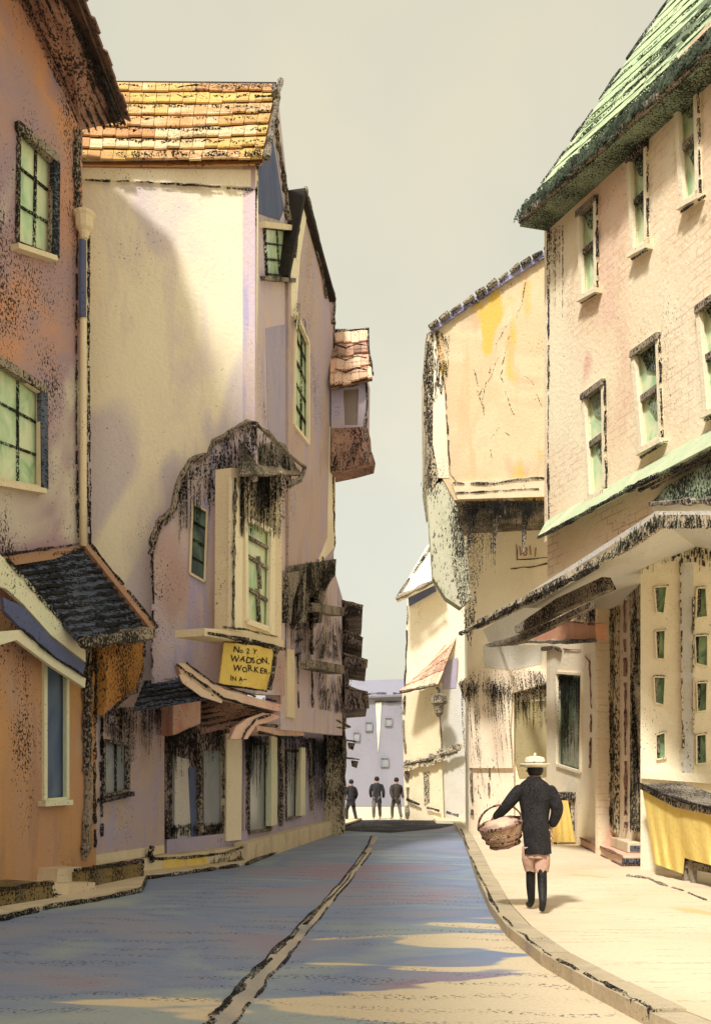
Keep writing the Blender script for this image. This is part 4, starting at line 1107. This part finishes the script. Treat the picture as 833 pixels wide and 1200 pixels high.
# dark hood over the shop window, cream fascia under it
slab('dark_hood', M['charcoal_green'], h, U, [(762, 590), (780, 570), (833, 540), (905, 500), (905, 588)], .36, .3)
ink('edge_strip', h, U, [(762, 590), (800, 588), (860, 586)], .05, .38, M['charcoal'], 0)
slab('fascia', M['white_board'], h, U, [(760, 590), (905, 586), (905, 606), (768, 604)], .30, .3)
# long shop canopy
CA = [(541, 741), (560, 726), (640, 684), (712, 646), (768, 603), (905, 604), (905, 618), (772, 619), (735, 644), (700, 662), (640, 698), (590, 722), (560, 736)]
slab('canopy', M['charcoal_cream'], h, U, CA, .95, .06)
laths('canopy_boards', M['grit'], h, U, CA, 260, (6, 26), 2.0, .96, -.5)
bm = bmesh.new()
shingles('canopy_fringe', M['grit_green'], h, U, [(700, 650), (735, 622), (768, 598), (905, 602), (905, 618), (772, 618), (738, 640), (712, 656)], 220, (4, 10), .96, .05)
ink('canopy_edge', h, U, [(540, 742), (565, 730), (600, 712), (640, 692), (700, 664)], .04, .98, M['ink'], 0)
slab('canopy_beam', M['charcoal'], h, U, [(602, 735), (650, 702), (705, 676), (712, 690), (655, 716), (620, 736), (604, 742)], .55, .15)
slab('canopy_beam', M['charcoal'], h, U, [(568, 755), (600, 746), (640, 730), (690, 706), (690, 712), (640, 738), (600, 756), (570, 758)], .6, .1)
# soffit of the canopy back to the shop wall
c0 = U.pt(600, 712, .9); c1 = U.pt(768, 606, .9); c2 = U.pt(900, 606, .9)
bm = bmesh.new()
vs = [bm.verts.new(v) for v in (c0, c1, c2, c2 + Vector((1.5, 2.0, .15)), c1 + Vector((1.6, 2.6, .15)), c0 + Vector((2.4, 1.0, .15)))]
bm.faces.new(vs)
r = bmesh.ops.extrude_face_region(bm, geom=bm.faces[:])
for v in r['geom']:
    if isinstance(v, bmesh.types.BMVert): v.co.z += .08
fin(bm, 'canopy_soffit', M['grey_wash'], h)
LR = Wall(640, 23.6, 752, 16.5)
dg = [(652, 788), (682, 790), (680, 905), (652, 896)]
slab('lower_wall', M['cream_white'], h, LR, [(640, 690), (752, 600), (752, None), (640, None)], 0, .3, [dg])
window(h, LR, dg, 1, 1, M['white_board'], M['dark_pane'], 0, .08, .07)
hatch('weathered_boarding', M['grit'], h, LR, [(652, 790), (682, 792)], (20, 100), 60, 3.0, -.05)
ink('lintel', h, LR, [(636, 760), (648, 758), (656, 762)], .06, .06, M['charcoal'], 0)
ink('door_arch', h, LR, [(660, 760), (680, 762), (690, 775), (692, 830), (691, 900)], .02, .02, M['charcoal_brown'], .2)
slab('tile_gablet', M['tile_red'], h, LR, [(598, 750), (628, 738), (654, 727), (697, 731), (698, 750), (640, 752)], .8, .2)
ink('edge_strip', h, LR, [(568, 755), (600, 752), (640, 752), (698, 751)], .05, .82, M['charcoal'], 0)
ink('edge_strip', h, LR, [(654, 727), (676, 729), (697, 732)], .03, .82, M['ink'], .1)
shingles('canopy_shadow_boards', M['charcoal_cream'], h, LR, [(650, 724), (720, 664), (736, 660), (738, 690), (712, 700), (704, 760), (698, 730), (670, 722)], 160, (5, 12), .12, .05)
laths('post_boards', M['grit'], h, LR, [(712, 690), (720, 688), (720, 972), (712, 970)], 60, (20, 70), 1.8, .17, 0)
laths('post_boards', M['grit'], h, LR, [(738, 684), (750, 682), (750, 976), (738, 974)], 90, (20, 70), 1.8, .17, 0)
hatch('weathered_boarding', M['grit'], h, LR, [(690, 700), (716, 680), (750, 660)], (20, 60), 110, 2.6, .14)
# doorway posts
slab('door_leaf', M['pink_hatch'], h, LR, [(718, 680), (742, 668), (742, 985), (718, 985)], .06, .08)
for x, ww in ((716, 3.4), (744, 6.5)):
    slab('door_post', M['charcoal_cream'], h, LR, [(x - ww, 690), (x + ww, 680), (x + ww, 976), (x - ww, 972)], .16, .2)
ink('door_post_edge', h, LR, [(731, 690), (732, 800), (733, 970)], .03, .1, M['charcoal_brown'], .2)
# shop bay facing the viewer
B = Wall(750, 15.2, 880, 14.6)
pw = []
for y in (688, 741, 795, 860): pw.append([(767, y), (780, y - 1), (779, y + 30), (768, y + 30)])
for y in (690, 745, 800, 862): pw.append([(815, y - 1), (828, y - 2), (828, y + 34), (816, y + 34)])
pw = [[(x + random.uniform(-1.6, 1.6), y + random.uniform(-2, 2)) for x, y in q] for q in pw]
shop = slab('shop_bay', M['white_board'], h, B, [(750, 600), (905, 590), (905, None), (750, None)], 0, .3, pw)
for q in pw: window(shop, B, q, 1, 1, M['white_board'], M['green_pane'], 0, .08, .02, lab=None)
for q in pw:
    slab('reveal_shade_strip', M['charcoal'], shop, B, [(q[0][0], q[0][1]), (q[0][0] + 5, q[0][1]), (q[0][0] + 4, q[2][1] - 4), (q[0][0], q[2][1] - 2)], -.03, .02)
    ink('edge_strip', shop, B, [(q[0][0] - 1, q[0][1]), (q[1][0] + 1, q[1][1] - 1)], .02, .01, brk=0)
slab('mullion', M['grey_wash'], shop, B, [(796, 660), (812, 658), (812, 912), (798, 912)], .05, .1)
shingles('soot', M['charcoal_cream'], shop, B, [(750, 632), (905, 626), (905, 650), (812, 664), (780, 654), (752, 668)], 130, (4, 9), .01, .015)
hatch('weathered_boarding', M['grit'], shop, B, [(752, 640), (800, 634), (850, 630)], (8, 36), 90, 1.7, .01, t=.006)
ink('mullion_edge', shop, B, [(797, 660), (798, 760), (800, 880)], .02, .10, M['charcoal_cream'], .2)
ink('mullion_edge', shop, B, [(812, 700), (812, 780), (812, 860)], .02, .10, M['charcoal_cream'], .3)
slab('sill', M['white_board'], shop, B, [(750, 902), (905, 912), (905, 924), (750, 912)], .1, .15)
# steps
def stone(name, mat, parent, q, z0, z1):
    bm = bmesh.new()
    bo = [bm.verts.new((x, y, z0)) for x, y in q]; to = [bm.verts.new((x, y, z1)) for x, y in q]
    bm.faces.new(to); bm.faces.new(bo[::-1])
    for i in range(len(q)):
        j = (i + 1) % len(q); bm.faces.new((bo[i], bo[j], to[j], to[i]))
    bmesh.ops.bevel(bm, geom=bm.edges[:], offset=.015, segments=1, affect='EDGES')
    return fin(bm, name, mat, parent)
s1 = stone('step', M['stone_pink'], h, [(4.46, 15.7), (5.3, 15.7), (5.4, 20.4), (4.88, 20.4)], .1, .27)
s2 = stone('step', M['stone_cream'], h, [(4.72, 16.3), (5.3, 16.3), (5.4, 20.2), (5.02, 20.2)], .272, .46)
SF = Wall(728, 15.7, 775, 15.7)
slab('riser', M['stone_dark'], s1, SF, [(729, 1006), (772, 1006), (772, 1013), (729, 1013)], .01, .03)
SF2 = Wall(736, 16.3, 775, 16.3)
slab('riser', M['stone_dark'], s2, SF2, [(738, 991), (772, 991), (772, 998), (738, 998)], .01, .03)
ink3('edge_strip', s1, [Vector((4.45, 15.68, .27)).lerp(Vector((4.87, 20.4, .27)), t / 10) for t in range(11)], .022, M['charcoal_brown'], .15)
ink3('edge_strip', s1, [Vector((4.45, 15.66, .11)).lerp(Vector((4.87, 20.4, .11)), t / 10) for t in range(11)], .022, M['charcoal_brown'], .15)
ink3('edge_strip', s1, [Vector((4.45, 15.68, .12)).lerp(Vector((5.3, 15.68, .12)), t / 8) for t in range(9)], .03, M['ink'], 0)

# ------------------------------------------------------------------ stalls
SK = Wall(752, 14.9, 870, 11.8)
st = thing('market_stall', 'yellow draped shop stall with dark counter edge at right edge of pavement', 'stall', (5.0, 13.4, .1))
slab('counter', M['charcoal'], st, SK, [(748, 917), (790, 936), (833, 946), (905, 962), (905, 970), (833, 955), (790, 946), (750, 925)], .12, .75)
ink('counter_edge', st, SK, [(748, 917), (770, 928), (800, 939), (833, 947), (900, 962)], .022, .14, M['ink'], .0)
# pleated cloth
bm = bmesh.new()
topl = [(752, 924), (790, 944), (833, 953), (905, 968)]; botl = [(766, 1012), (784, 1020), (800, 1024), (802, 1006), (833, 1014), (905, 1030)]
def along(pl, s):
    seg = [math.hypot(b[0] - a[0], b[1] - a[1]) for a, b in zip(pl[:-1], pl[1:])]; t = s * sum(seg)
    for (a, b), L in zip(zip(pl[:-1], pl[1:]), seg):
        if t <= L: return (a[0] + (b[0] - a[0]) * t / L, a[1] + (b[1] - a[1]) * t / L)
        t -= L
    return pl[-1]
NX, NY = 90, 8
grid = []
for i in range(NX + 1):
    s = i / NX; a = along(topl, s)
    bx = 766 + (905 - 766) * s
    by = 1012 + (bx - 766) * .36 if bx < 800 else 1005 + (bx - 800) * .28
    col = []
    for j in range(NY + 1):
        t = j / NY
        x = a[0] + (bx - a[0]) * t; y = a[1] + (by - a[1]) * t
        col.append(bm.verts.new(SK.pt(x, y, .06 + .016 * t * math.sin(s * 61 + 2 * math.sin(s * 9)) + .03 * t * math.sin(s * 17 + 1))))
    grid.append(col)
for i in range(NX):
    for j in range(NY): bm.faces.new((grid[i][j], grid[i + 1][j], grid[i + 1][j + 1], grid[i][j + 1]))
fin(bm, 'cloth', M['yellow_cloth'], st, True)
def tick(px, name='leg'):
    a = SK.pt(px, 990, -.05); b = SK.pt(px, None, -.05); b.z = .1
    bar(name, M['charcoal'], st, a, b, .07, .07, SK.n)
for px in (802, 812, 858): tick(px)
bm = bmesh.new()
add_bar(bm, SK.pt(800, 1012, -.05), SK.pt(870, 1026, -.05), .10, .05, SK.n)
fin(bm, 'rail', M['charcoal'], st)
slab('back_panel', M['charcoal_cream'], st, SK, [(800, 960), (905, 975), (905, 1030), (800, 1015)], -.3, .05)
# base stones along stall foot
a = G(738, 1024, .1); 
bm = bmesh.new()
fx = [(735, 1027), (760, 1030), (775, 1037), (800, 1044), (833, 1058)]
pts = [G(x, y, .1) for x, y in resample(fx, 6)]
pts = [p + Vector((0, 0, .0)) for p in pts]
struct(ink3('pavement_joint', None, pts, .03, M['charcoal'], .2))
# small counter beside the lower wall
tb = thing('display_table', 'small dark topped table with a yellow cloth behind the basket carrier', 'table', (4.55, 21.2, .1))
TW = Wall(646, 20.8, 692, 20.9)
slab('table_top', M['charcoal'], tb, TW, [(646, 929), (693, 928), (693, 937), (646, 938)], 0, .8)
slab('table_shade', M['charcoal_cream'], tb, TW, [(666, 937), (691, 937), (690, 974), (672, 974)], -.1, .5)  # dark panel standing in for the shadow under the table
hatch('weathered_boarding', M['grit'], tb, TW, [(664, 938), (691, 938)], (20, 40), 50, 2.6, -.08)  # dark strips painting in the same under-table shadow
for px in (650, 688):
    for dy in (.0, .6):
        a = TW.pt(px, 936, -.05 - dy); b = a.copy(); b.z = .1
        bar('leg', M['charcoal'], tb, a, b, .06, .06, TW.n)
bm = bmesh.new()
grid = []
for i in range(25):
    s = i / 24
    col = []
    for j in range(7):
        t = j / 6
        x0 = 648 + 17 * s; x1 = 646 + 28 * s
        col.append(bm.verts.new(TW.pt(x0 + (x1 - x0) * t, 938 + 49 * t, .05 + .03 * t * math.sin(s * 20))))
    grid.append(col)
for i in range(24):
    for j in range(6): bm.faces.new((grid[i][j], grid[i + 1][j], grid[i + 1][j + 1], grid[i][j + 1]))
fin(bm, 'cloth', M['yellow_cloth'], tb, True)

# ------------------------------------------------------------------ people
def skin(name, verts, edges, radii, mat, parent, root=0, sub=2):
    me = bpy.data.meshes.new(name); me.from_pydata([Vector(v) for v in verts], edges, [])
    o = bpy.data.objects.new(name, me); COL.objects.link(o)
    m = o.modifiers.new('Skin', 'SKIN'); m.use_smooth_shade = True
    sv = me.skin_vertices[0].data
    for i, r in enumerate(radii):
        sv[i].radius = r if isinstance(r, tuple) else (r, r)
        sv[i].use_root = (i == root)
    if sub:
        s = o.modifiers.new('Sub', 'SUBSURF'); s.levels = sub; s.render_levels = sub
    bpy.context.view_layer.update()
    me2 = bpy.data.meshes.new_from_object(o.evaluated_get(bpy.context.evaluated_depsgraph_get()))
    bpy.data.objects.remove(o); bpy.data.meshes.remove(me)
    me2.name = name; me2.materials.clear(); me2.materials.append(mat)
    for p in me2.polygons: p.use_smooth = True
    o = bpy.data.objects.new(name, me2); COL.objects.link(o)
    if parent: o.parent = parent
    return o

LOCAL[0] = True
def lathe(name, prof, mat, parent, c=(0, 0, 0), sx=1, sy=1, seg=20, tilt=None):
    bm = bmesh.new(); rows = []
    for r, z in prof:
        rows.append([bm.verts.new((math.cos(6.28319 * k / seg) * r * sx, math.sin(6.28319 * k / seg) * r * sy, z)) for k in range(seg)])
    for a, b in zip(rows[:-1], rows[1:]):
        for k in range(seg): bm.faces.new((a[k], a[(k + 1) % seg], b[(k + 1) % seg], b[k]))
    bm.faces.new(rows[0][::-1]); bm.faces.new(rows[-1])
    mt = Matrix.Translation(Vector(c)) @ (tilt if tilt else Matrix.Identity(4))
    bmesh.ops.transform(bm, matrix=mt, verts=bm.verts)
    return fin(bm, name, mat, parent, True)

def loft(name, rings, mat, parent, seg=20, fold=0.0):
    bm = bmesh.new(); rows = []
    for i, (cx, cy, z, rx, ry) in enumerate(rings):
        f = fold * max(0, 1 - i / 3)
        rows.append([bm.verts.new((cx + math.cos(6.28319 * k / seg) * rx * (1 + f * math.sin(k * 2.2)), cy + math.sin(6.28319 * k / seg) * ry * (1 + f * math.sin(k * 2.2)), z + f * .06 * math.sin(k * 1.3))) for k in range(seg)])
    for a, b in zip(rows[:-1], rows[1:]):
        for k in range(seg): bm.faces.new((a[k], a[(k + 1) % seg], b[(k + 1) % seg], b[k]))
    bm.faces.new(rows[-1])
    return fin(bm, name, mat, parent, True)

me_ = thing('person', 'person in dark coat and white cap walking away with basket on the sunny pavement', 'person', (2.0, 10.45, .1))
# body (x right, y away, z up; ground at 0)
V_ = [(0, 0, .86), (0, .01, 1.05), (0, .02, 1.25), (-.01, .02, 1.40), (0, .03, 1.48), (0, .03, 1.56), (0, .035, 1.64),
      (-.17, .02, 1.37), (-.34, .04, 1.14), (-.46, .16, 1.0), (.16, .02, 1.37), (.235, -.02, 1.12), (.18, .08, .90),
      (-.07, 0, .80), (-.045, .08, .46), (-.015, .15, .09), (-.03, .28, .04), (.07, 0, .80), (.06, -.05, .46), (.035, -.24, .12), (.05, -.12, .04)]
E_ = [(0, 1), (1, 2), (2, 3), (3, 4), (4, 5), (5, 6), (3, 7), (7, 8), (8, 9), (3, 10), (10, 11), (11, 12), (0, 13), (13, 14), (14, 15), (15, 16), (0, 17), (17, 18), (18, 19), (19, 20)]
R_ = [(.12, .09), (.11, .08), (.12, .09), (.07, .06), .05, (.075, .09), (.065, .08), .035, .036, .03, .035, .036, .03, .075, .04, .028, .025, .075, .04, .028, .025]
body = skin('body', V_, E_, R_, M['skin'], me_)
# fingers: hand rooted at wrists
def hand(wr, d, side):
    d = Vector(d).normalized(); s = Vector(side).normalized()
    wr = Vector(wr); k = d.cross(s)
    vs = [wr, wr + d * .07]; es = [(0, 1)]; rs = [.024, (.034, .018)]
    for i, L in enumerate((.062, .075, .072, .056)):
        b = wr + d * .085 + s * (.026 * (i - 1.5)); m = b + d * L * .5 + k * .015; t = b + d * L * .75 + k * .05
        n = len(vs); vs += [b, m, t]; es += [(1, n), (n, n + 1), (n + 1, n + 2)]; rs += [.0095, .009, .0075]
    n = len(vs); b = wr + d * .03 - s * .035; vs += [b, b + d * .035 - s * .02 + k * .02, b + d * .06 - s * .015 + k * .04]
    es += [(0, n), (n, n + 1), (n + 1, n + 2)]; rs += [.012, .010, .008]
    return skin('hand', [tuple(v) for v in vs], es, rs, M['skin'], body, 0, 1)
hand((-.46, .16, 1.0), (-.3, .3, -.6), (.3, .9, .1))
hand((.18, .08, .90), (-.1, .2, -1), (0, 1, .1))
# coat
coat = loft('coat', [(.02, -.01, .64, .145, .13), (.015, -.005, .76, .146, .132), (0, 0, .90, .145, .125), (0, .01, 1.04, .150, .122), (0, .015, 1.18, .172, .13), (0, .02, 1.30, .195, .135), (-.005, .02, 1.38, .192, .125), (-.01, .025, 1.435, .14, .11), (-.01, .03, 1.475, .085, .09), (-.01, .03, 1.50, .07, .08)], M['coat_black'], me_, 22, .10)
skin('sleeve', [(-.12, .02, 1.36), (-.19, .02, 1.33), (-.34, .04, 1.14), (-.44, .14, 1.02)], [(0, 1), (1, 2), (2, 3)], [.09, .088, .066, .048], M['coat_black'], coat)
skin('sleeve', [(.12, .02, 1.36), (.175, .02, 1.33), (.25, -.02, 1.13), (.19, .06, .93)], [(0, 1), (1, 2), (2, 3)], [.09, .09, .078, .05], M['coat_black'], coat)
tr_ = loft('trousers', [(.02, 0, .60, .135, .12), (.01, 0, .72, .135, .12), (0, 0, .86, .125, .11)], M['trouser_pink'], me_, 18, .05)
loft('trouser_leg', [(-.035, .07, .44, .070, .072), (-.04, .072, .49, .080, .082), (-.055, .04, .56, .088, .09), (-.06, .0, .72, .09, .09)], M['trouser_pink'], tr_, 16, .12)
loft('trouser_leg', [(.055, -.055, .44, .070, .072), (.06, -.045, .49, .080, .082), (.07, -.02, .56, .088, .09), (.065, .0, .72, .09, .09)], M['trouser_pink'], tr_, 16, .12)
for pts, rr_ in ((((-.038, .075, .54), (-.03, .12, .26), (-.015, .15, .09), (-.02, .22, .045), (-.03, .31, .04)), (.060, .056, .042, .040, .032)), (((.06, -.045, .54), (.05, -.14, .27), (.035, -.24, .12), (.04, -.17, .06), (.05, -.10, .035)), (.060, .056, .042, .040, .032))):
    skin('boot', list(pts), [(0, 1), (1, 2), (2, 3), (3, 4)], list(rr_), M['boot'], me_)
# head details (facing away)
lathe('hair', [(.02, 1.50), (.078, 1.52), (.092, 1.56), (.094, 1.60), (.08, 1.66)], M['boot'], me_, (0, .015, 0), .95, 1.0)
for sx in (-1, 1):
    skin('ear', [(.082 * sx, .035, 1.55), (.09 * sx, .03, 1.58)], [(0, 1)], [(.012, .02), (.012, .018)], M['skin'], body, 0, 1)
    lathe('eye', [(.004, -.008), (.012, 0), (.004, .008)], M['boot'], body, (.032 * sx, .118, 1.575), 1, .6, 8)
skin('nose', [(0, .118, 1.575), (0, .138, 1.54)], [(0, 1)], [.009, .015], M['skin'], body, 0, 1)
lathe('mouth', [(.004, -.006), (.022, 0), (.004, .006)], M['trouser_pink'], body, (0, .112, 1.508), 1, .4, 8)
cap = lathe('cap', [(.095, 1.60), (.15, 1.612), (.172, 1.635), (.168, 1.645), (.135, 1.632), (.112, 1.635), (.112, 1.69), (.098, 1.715), (.05, 1.727), (.012, 1.73)], M['cap_white'], me_, (0, .03, 0), 1, 1.0, 24)
lathe('cap_band', [(.113, 1.637), (.117, 1.64), (.117, 1.662), (.113, 1.665)], M['charcoal'], cap, (0, .03, 0), 1.0, 1.0)
lathe('cap_button', [(.012, 1.728), (.016, 1.74), (.012, 1.76), (.004, 1.765)], M['cap_white'], cap, (0, .03, 0))
# basket, held on the left hip
bk_ = thing('basket', 'round wicker basket with pale cloth held on the left hip of the dark coated person', 'basket', (2.0 - .32, 10.45 + .12, .1 + .74))
tilt = Matrix.Rotation(math.radians(-14), 4, 'Y') @ Matrix.Rotation(math.radians(12), 4, 'X')
bm = bmesh.new(); rows = []
prof = [(.02, .02), (.15, .0), (.19, .05), (.225, .12), (.245, .20), (.25, .24), (.235, .24), (.215, .14), (.15, .05), (.02, .04)]
for i, (r, z) in enumerate(prof):
    rows.append([bm.verts.new((math.cos(6.28319 * k / 40) * r * (1 + .02 * (k % 2)), math.sin(6.28319 * k / 40) * r * .8 * (1 + .02 * (k % 2)), z)) for k in range(40)])
for a, b in zip(rows[:-1], rows[1:]):
    for k in range(40): bm.faces.new((a[k], a[(k + 1) % 40], b[(k + 1) % 40], b[k]))
bm.faces.new(rows[0][::-1]); bm.faces.new(rows[-1])
bmesh.ops.transform(bm, matrix=tilt, verts=bm.verts)
fin(bm, 'bowl', M['wicker'], bk_, True)
bm = bmesh.new()
for z, r, th in ((.24, .25, .02), (.06, .20, .012), (.13, .232, .010), (.0, .16, .02)):
    add_tube(bm, [tilt @ Vector((math.cos(6.28319 * k / 32) * r, math.sin(6.28319 * k / 32) * r * .8, z)) for k in range(33)], th, 6, .25)
fin(bm, 'hoop', M['charcoal_brown'], bk_)
bm = bmesh.new()
add_tube(bm, [tilt @ Vector((math.cos(a) * .25, 0, .24 + math.sin(a) * .22)) for a in [math.pi * k / 16 for k in range(17)]], .013, 6, .2)
fin(bm, 'handle', M['charcoal_brown'], bk_)
bm = bmesh.new(); bmesh.ops.create_icosphere(bm, subdivisions=3, radius=1)
for v in bm.verts:
    n = 1 + .12 * math.sin(v.co.x * 7 + v.co.y * 5) + .08 * math.sin(v.co.z * 9 + v.co.y * 6)
    v.co = tilt @ Vector((v.co.x * .19 * n, v.co.y * .15 * n, .22 + v.co.z * .09 * n))
fin(bm, 'cloth', M['linen'], bk_, True)

def walker(label, loc, rot, sc, phase, arms, cm='far_coat', tm='far_trouser'):
    p = thing('person', label, 'person', loc, 'walkers at the far end of the lane')
    a = phase
    vs = [(0, 0, .90), (0, 0, 1.12), (0, 0, 1.32), (0, 0, 1.44), (0, 0, 1.54), (0, 0, 1.63),
          (-.2, 0, 1.36), (-.27, .05 * arms, 1.1), (-.24, .12 * arms, .86), (.2, 0, 1.36), (.27, -.05 * arms, 1.1), (.25, .1 * arms, .86),
          (-.09, 0, .84), (-.10, .16 * a, .46), (-.10, .14 * a, .07), (-.10, .24 * a + .1, .03), (.09, 0, .84), (.10, -.08 * a, .46), (.10, -.22 * a, .09), (.10, -.12 * a, .03)]
    es = [(0, 1), (1, 2), (2, 3), (3, 4), (4, 5), (2, 6), (6, 7), (7, 8), (2, 9), (9, 10), (10, 11), (0, 12), (12, 13), (13, 14), (14, 15), (0, 16), (16, 17), (17, 18), (18, 19)]
    rs = [(.14, .1), (.13, .1), (.15, .1), .055, (.085, .095), (.075, .085), .06, .048, .04, .06, .048, .04, .09, .065, .045, .04, .09, .065, .045, .04]
    vs = [(x * sc, y * sc, z * sc) for x, y, z in vs]
    rs = [tuple(q * sc for q in r) if isinstance(r, tuple) else r * sc for r in rs]
    b = skin('body', vs, es, rs, M['skin'], p, 0, 1)
    ct = loft('coat', [(cx * sc, cy * sc, z * sc, rx * sc, ry * sc) for cx, cy, z, rx, ry in ((0, 0, .66, .20, .16), (0, 0, .9, .175, .14), (0, 0, 1.1, .165, .135), (0, 0, 1.3, .21, .145), (0, 0, 1.39, .20, .12), (0, 0, 1.46, .08, .08))], M[cm], p, 14, .06)
    for i0 in (6, 9):
        skin('sleeve', [(vs[i0][0] * .6, 0, vs[i0][2]), vs[i0], vs[i0 + 1], vs[i0 + 2]], [(0, 1), (1, 2), (2, 3)], [.09 * sc, .09 * sc, .075 * sc, .055 * sc], M[cm], ct, 0, 1)
    t = [vs[i] for i in (0, 12, 13, 14, 16, 17, 18)]
    skin('trousers', t, [(0, 1), (1, 2), (2, 3), (0, 4), (4, 5), (5, 6)], [(.14 * sc, .11 * sc), .1 * sc, .08 * sc, .065 * sc, .1 * sc, .08 * sc, .065 * sc], M[tm], p, 0, 1)
    lathe('hair', [(.05, 1.53 * sc), (.098, 1.57 * sc), (.10, 1.64 * sc), (.07, 1.70 * sc), (.02, 1.72 * sc)], M['boot'], p, (0, -.01, 0), sc, sc, 12)
    p.rotation_euler.z = rot
    return p
zf = -.01
walker('distant walker nearest the dark timber house, cut by its corner', (-.16, 33.6, zf), math.radians(40), .88, 1, 1, 'far_coat', 'far_coat')
walker('middle one of the three distant walkers, alone against the lavender house', (.80, 35.2, zf), math.radians(-8), .94, -1.4, 1, 'far_coat', 'far_trouser')
walker('rightmost distant walker with arms out, next to the small cream house', (1.52, 35.0, zf), math.radians(20), .92, 1.3, -2, 'far_brown', 'far_trouser')
LOCAL[0] = False

# ------------------------------------------------------------------ light, sky, camera
el = math.radians(50); az = Vector((.42, .9075))
sd = Vector((az.x * math.cos(el), az.y * math.cos(el), -math.sin(el)))
sun = bpy.data.lights.new('sun', 'SUN'); sun.energy = 2.7; sun.angle = math.radians(6); sun.color = (1, .97, .93)
so_ = bpy.data.objects.new('sun', sun); COL.objects.link(so_); so_.location = (-20, -20, 30)
so_.rotation_euler = sd.to_track_quat('-Z', 'Y').to_euler()
w = bpy.data.worlds.new('World'); SC.world = w; w.use_nodes = True
nt = w.node_tree; nt.nodes.clear()
out = nt.nodes.new('ShaderNodeOutputWorld')
sky = nt.nodes.new('ShaderNodeTexSky'); sky.sky_type = 'NISHITA'; sky.sun_disc = False
sky.sun_elevation = el; sky.sun_rotation = math.atan2(-az.x, -az.y); sky.dust_density = 4; sky.air_density = 1.2
hs = nt.nodes.new('ShaderNodeHueSaturation'); hs.inputs['Saturation'].default_value = .2
nt.links.new(sky.outputs[0], hs.inputs['Color'])
b1 = nt.nodes.new('ShaderNodeBackground'); b1.inputs[1].default_value = .05
nt.links.new(hs.outputs[0], b1.inputs[0])
tc = nt.nodes.new('ShaderNodeTexCoord'); nz = nt.nodes.new('ShaderNodeTexNoise'); nz.inputs['Scale'].default_value = 3.0; nz.inputs['Detail'].default_value = 4
nt.links.new(tc.outputs['Generated'], nz.inputs['Vector'])
rp = nt.nodes.new('ShaderNodeValToRGB')
rp.color_ramp.elements[0].position = .35; rp.color_ramp.elements[0].color = lin((184, 184, 162))
rp.color_ramp.elements[1].position = .65; rp.color_ramp.elements[1].color = lin((206, 197, 164))
nt.links.new(nz.outputs[0], rp.inputs[0])
b2 = nt.nodes.new('ShaderNodeBackground'); b2.inputs[1].default_value = .60
nt.links.new(rp.outputs[0], b2.inputs[0])
ad = nt.nodes.new('ShaderNodeAddShader')
nt.links.new(b1.outputs[0], ad.inputs[0]); nt.links.new(b2.outputs[0], ad.inputs[1]); nt.links.new(ad.outputs[0], out.inputs[0])

cam = bpy.data.cameras.new('camera'); co = bpy.data.objects.new('camera', cam); COL.objects.link(co)
co.location = CAM; co.rotation_euler = (math.radians(90), 0, 0)
cam.sensor_fit = 'VERTICAL'; cam.sensor_height = 36; cam.lens = F / 1200 * 36
cam.shift_y = (HZ - 600) / 1200; cam.shift_x = 0
cam.clip_end = 1000; cam.clip_start = .1
SC.camera = co
SC.view_settings.view_transform = 'Standard'; SC.view_settings.look = 'None'; SC.view_settings.exposure = 0.66; SC.view_settings.gamma = 1
SC.cycles.max_bounces = 6; SC.cycles.transparent_max_bounces = 16
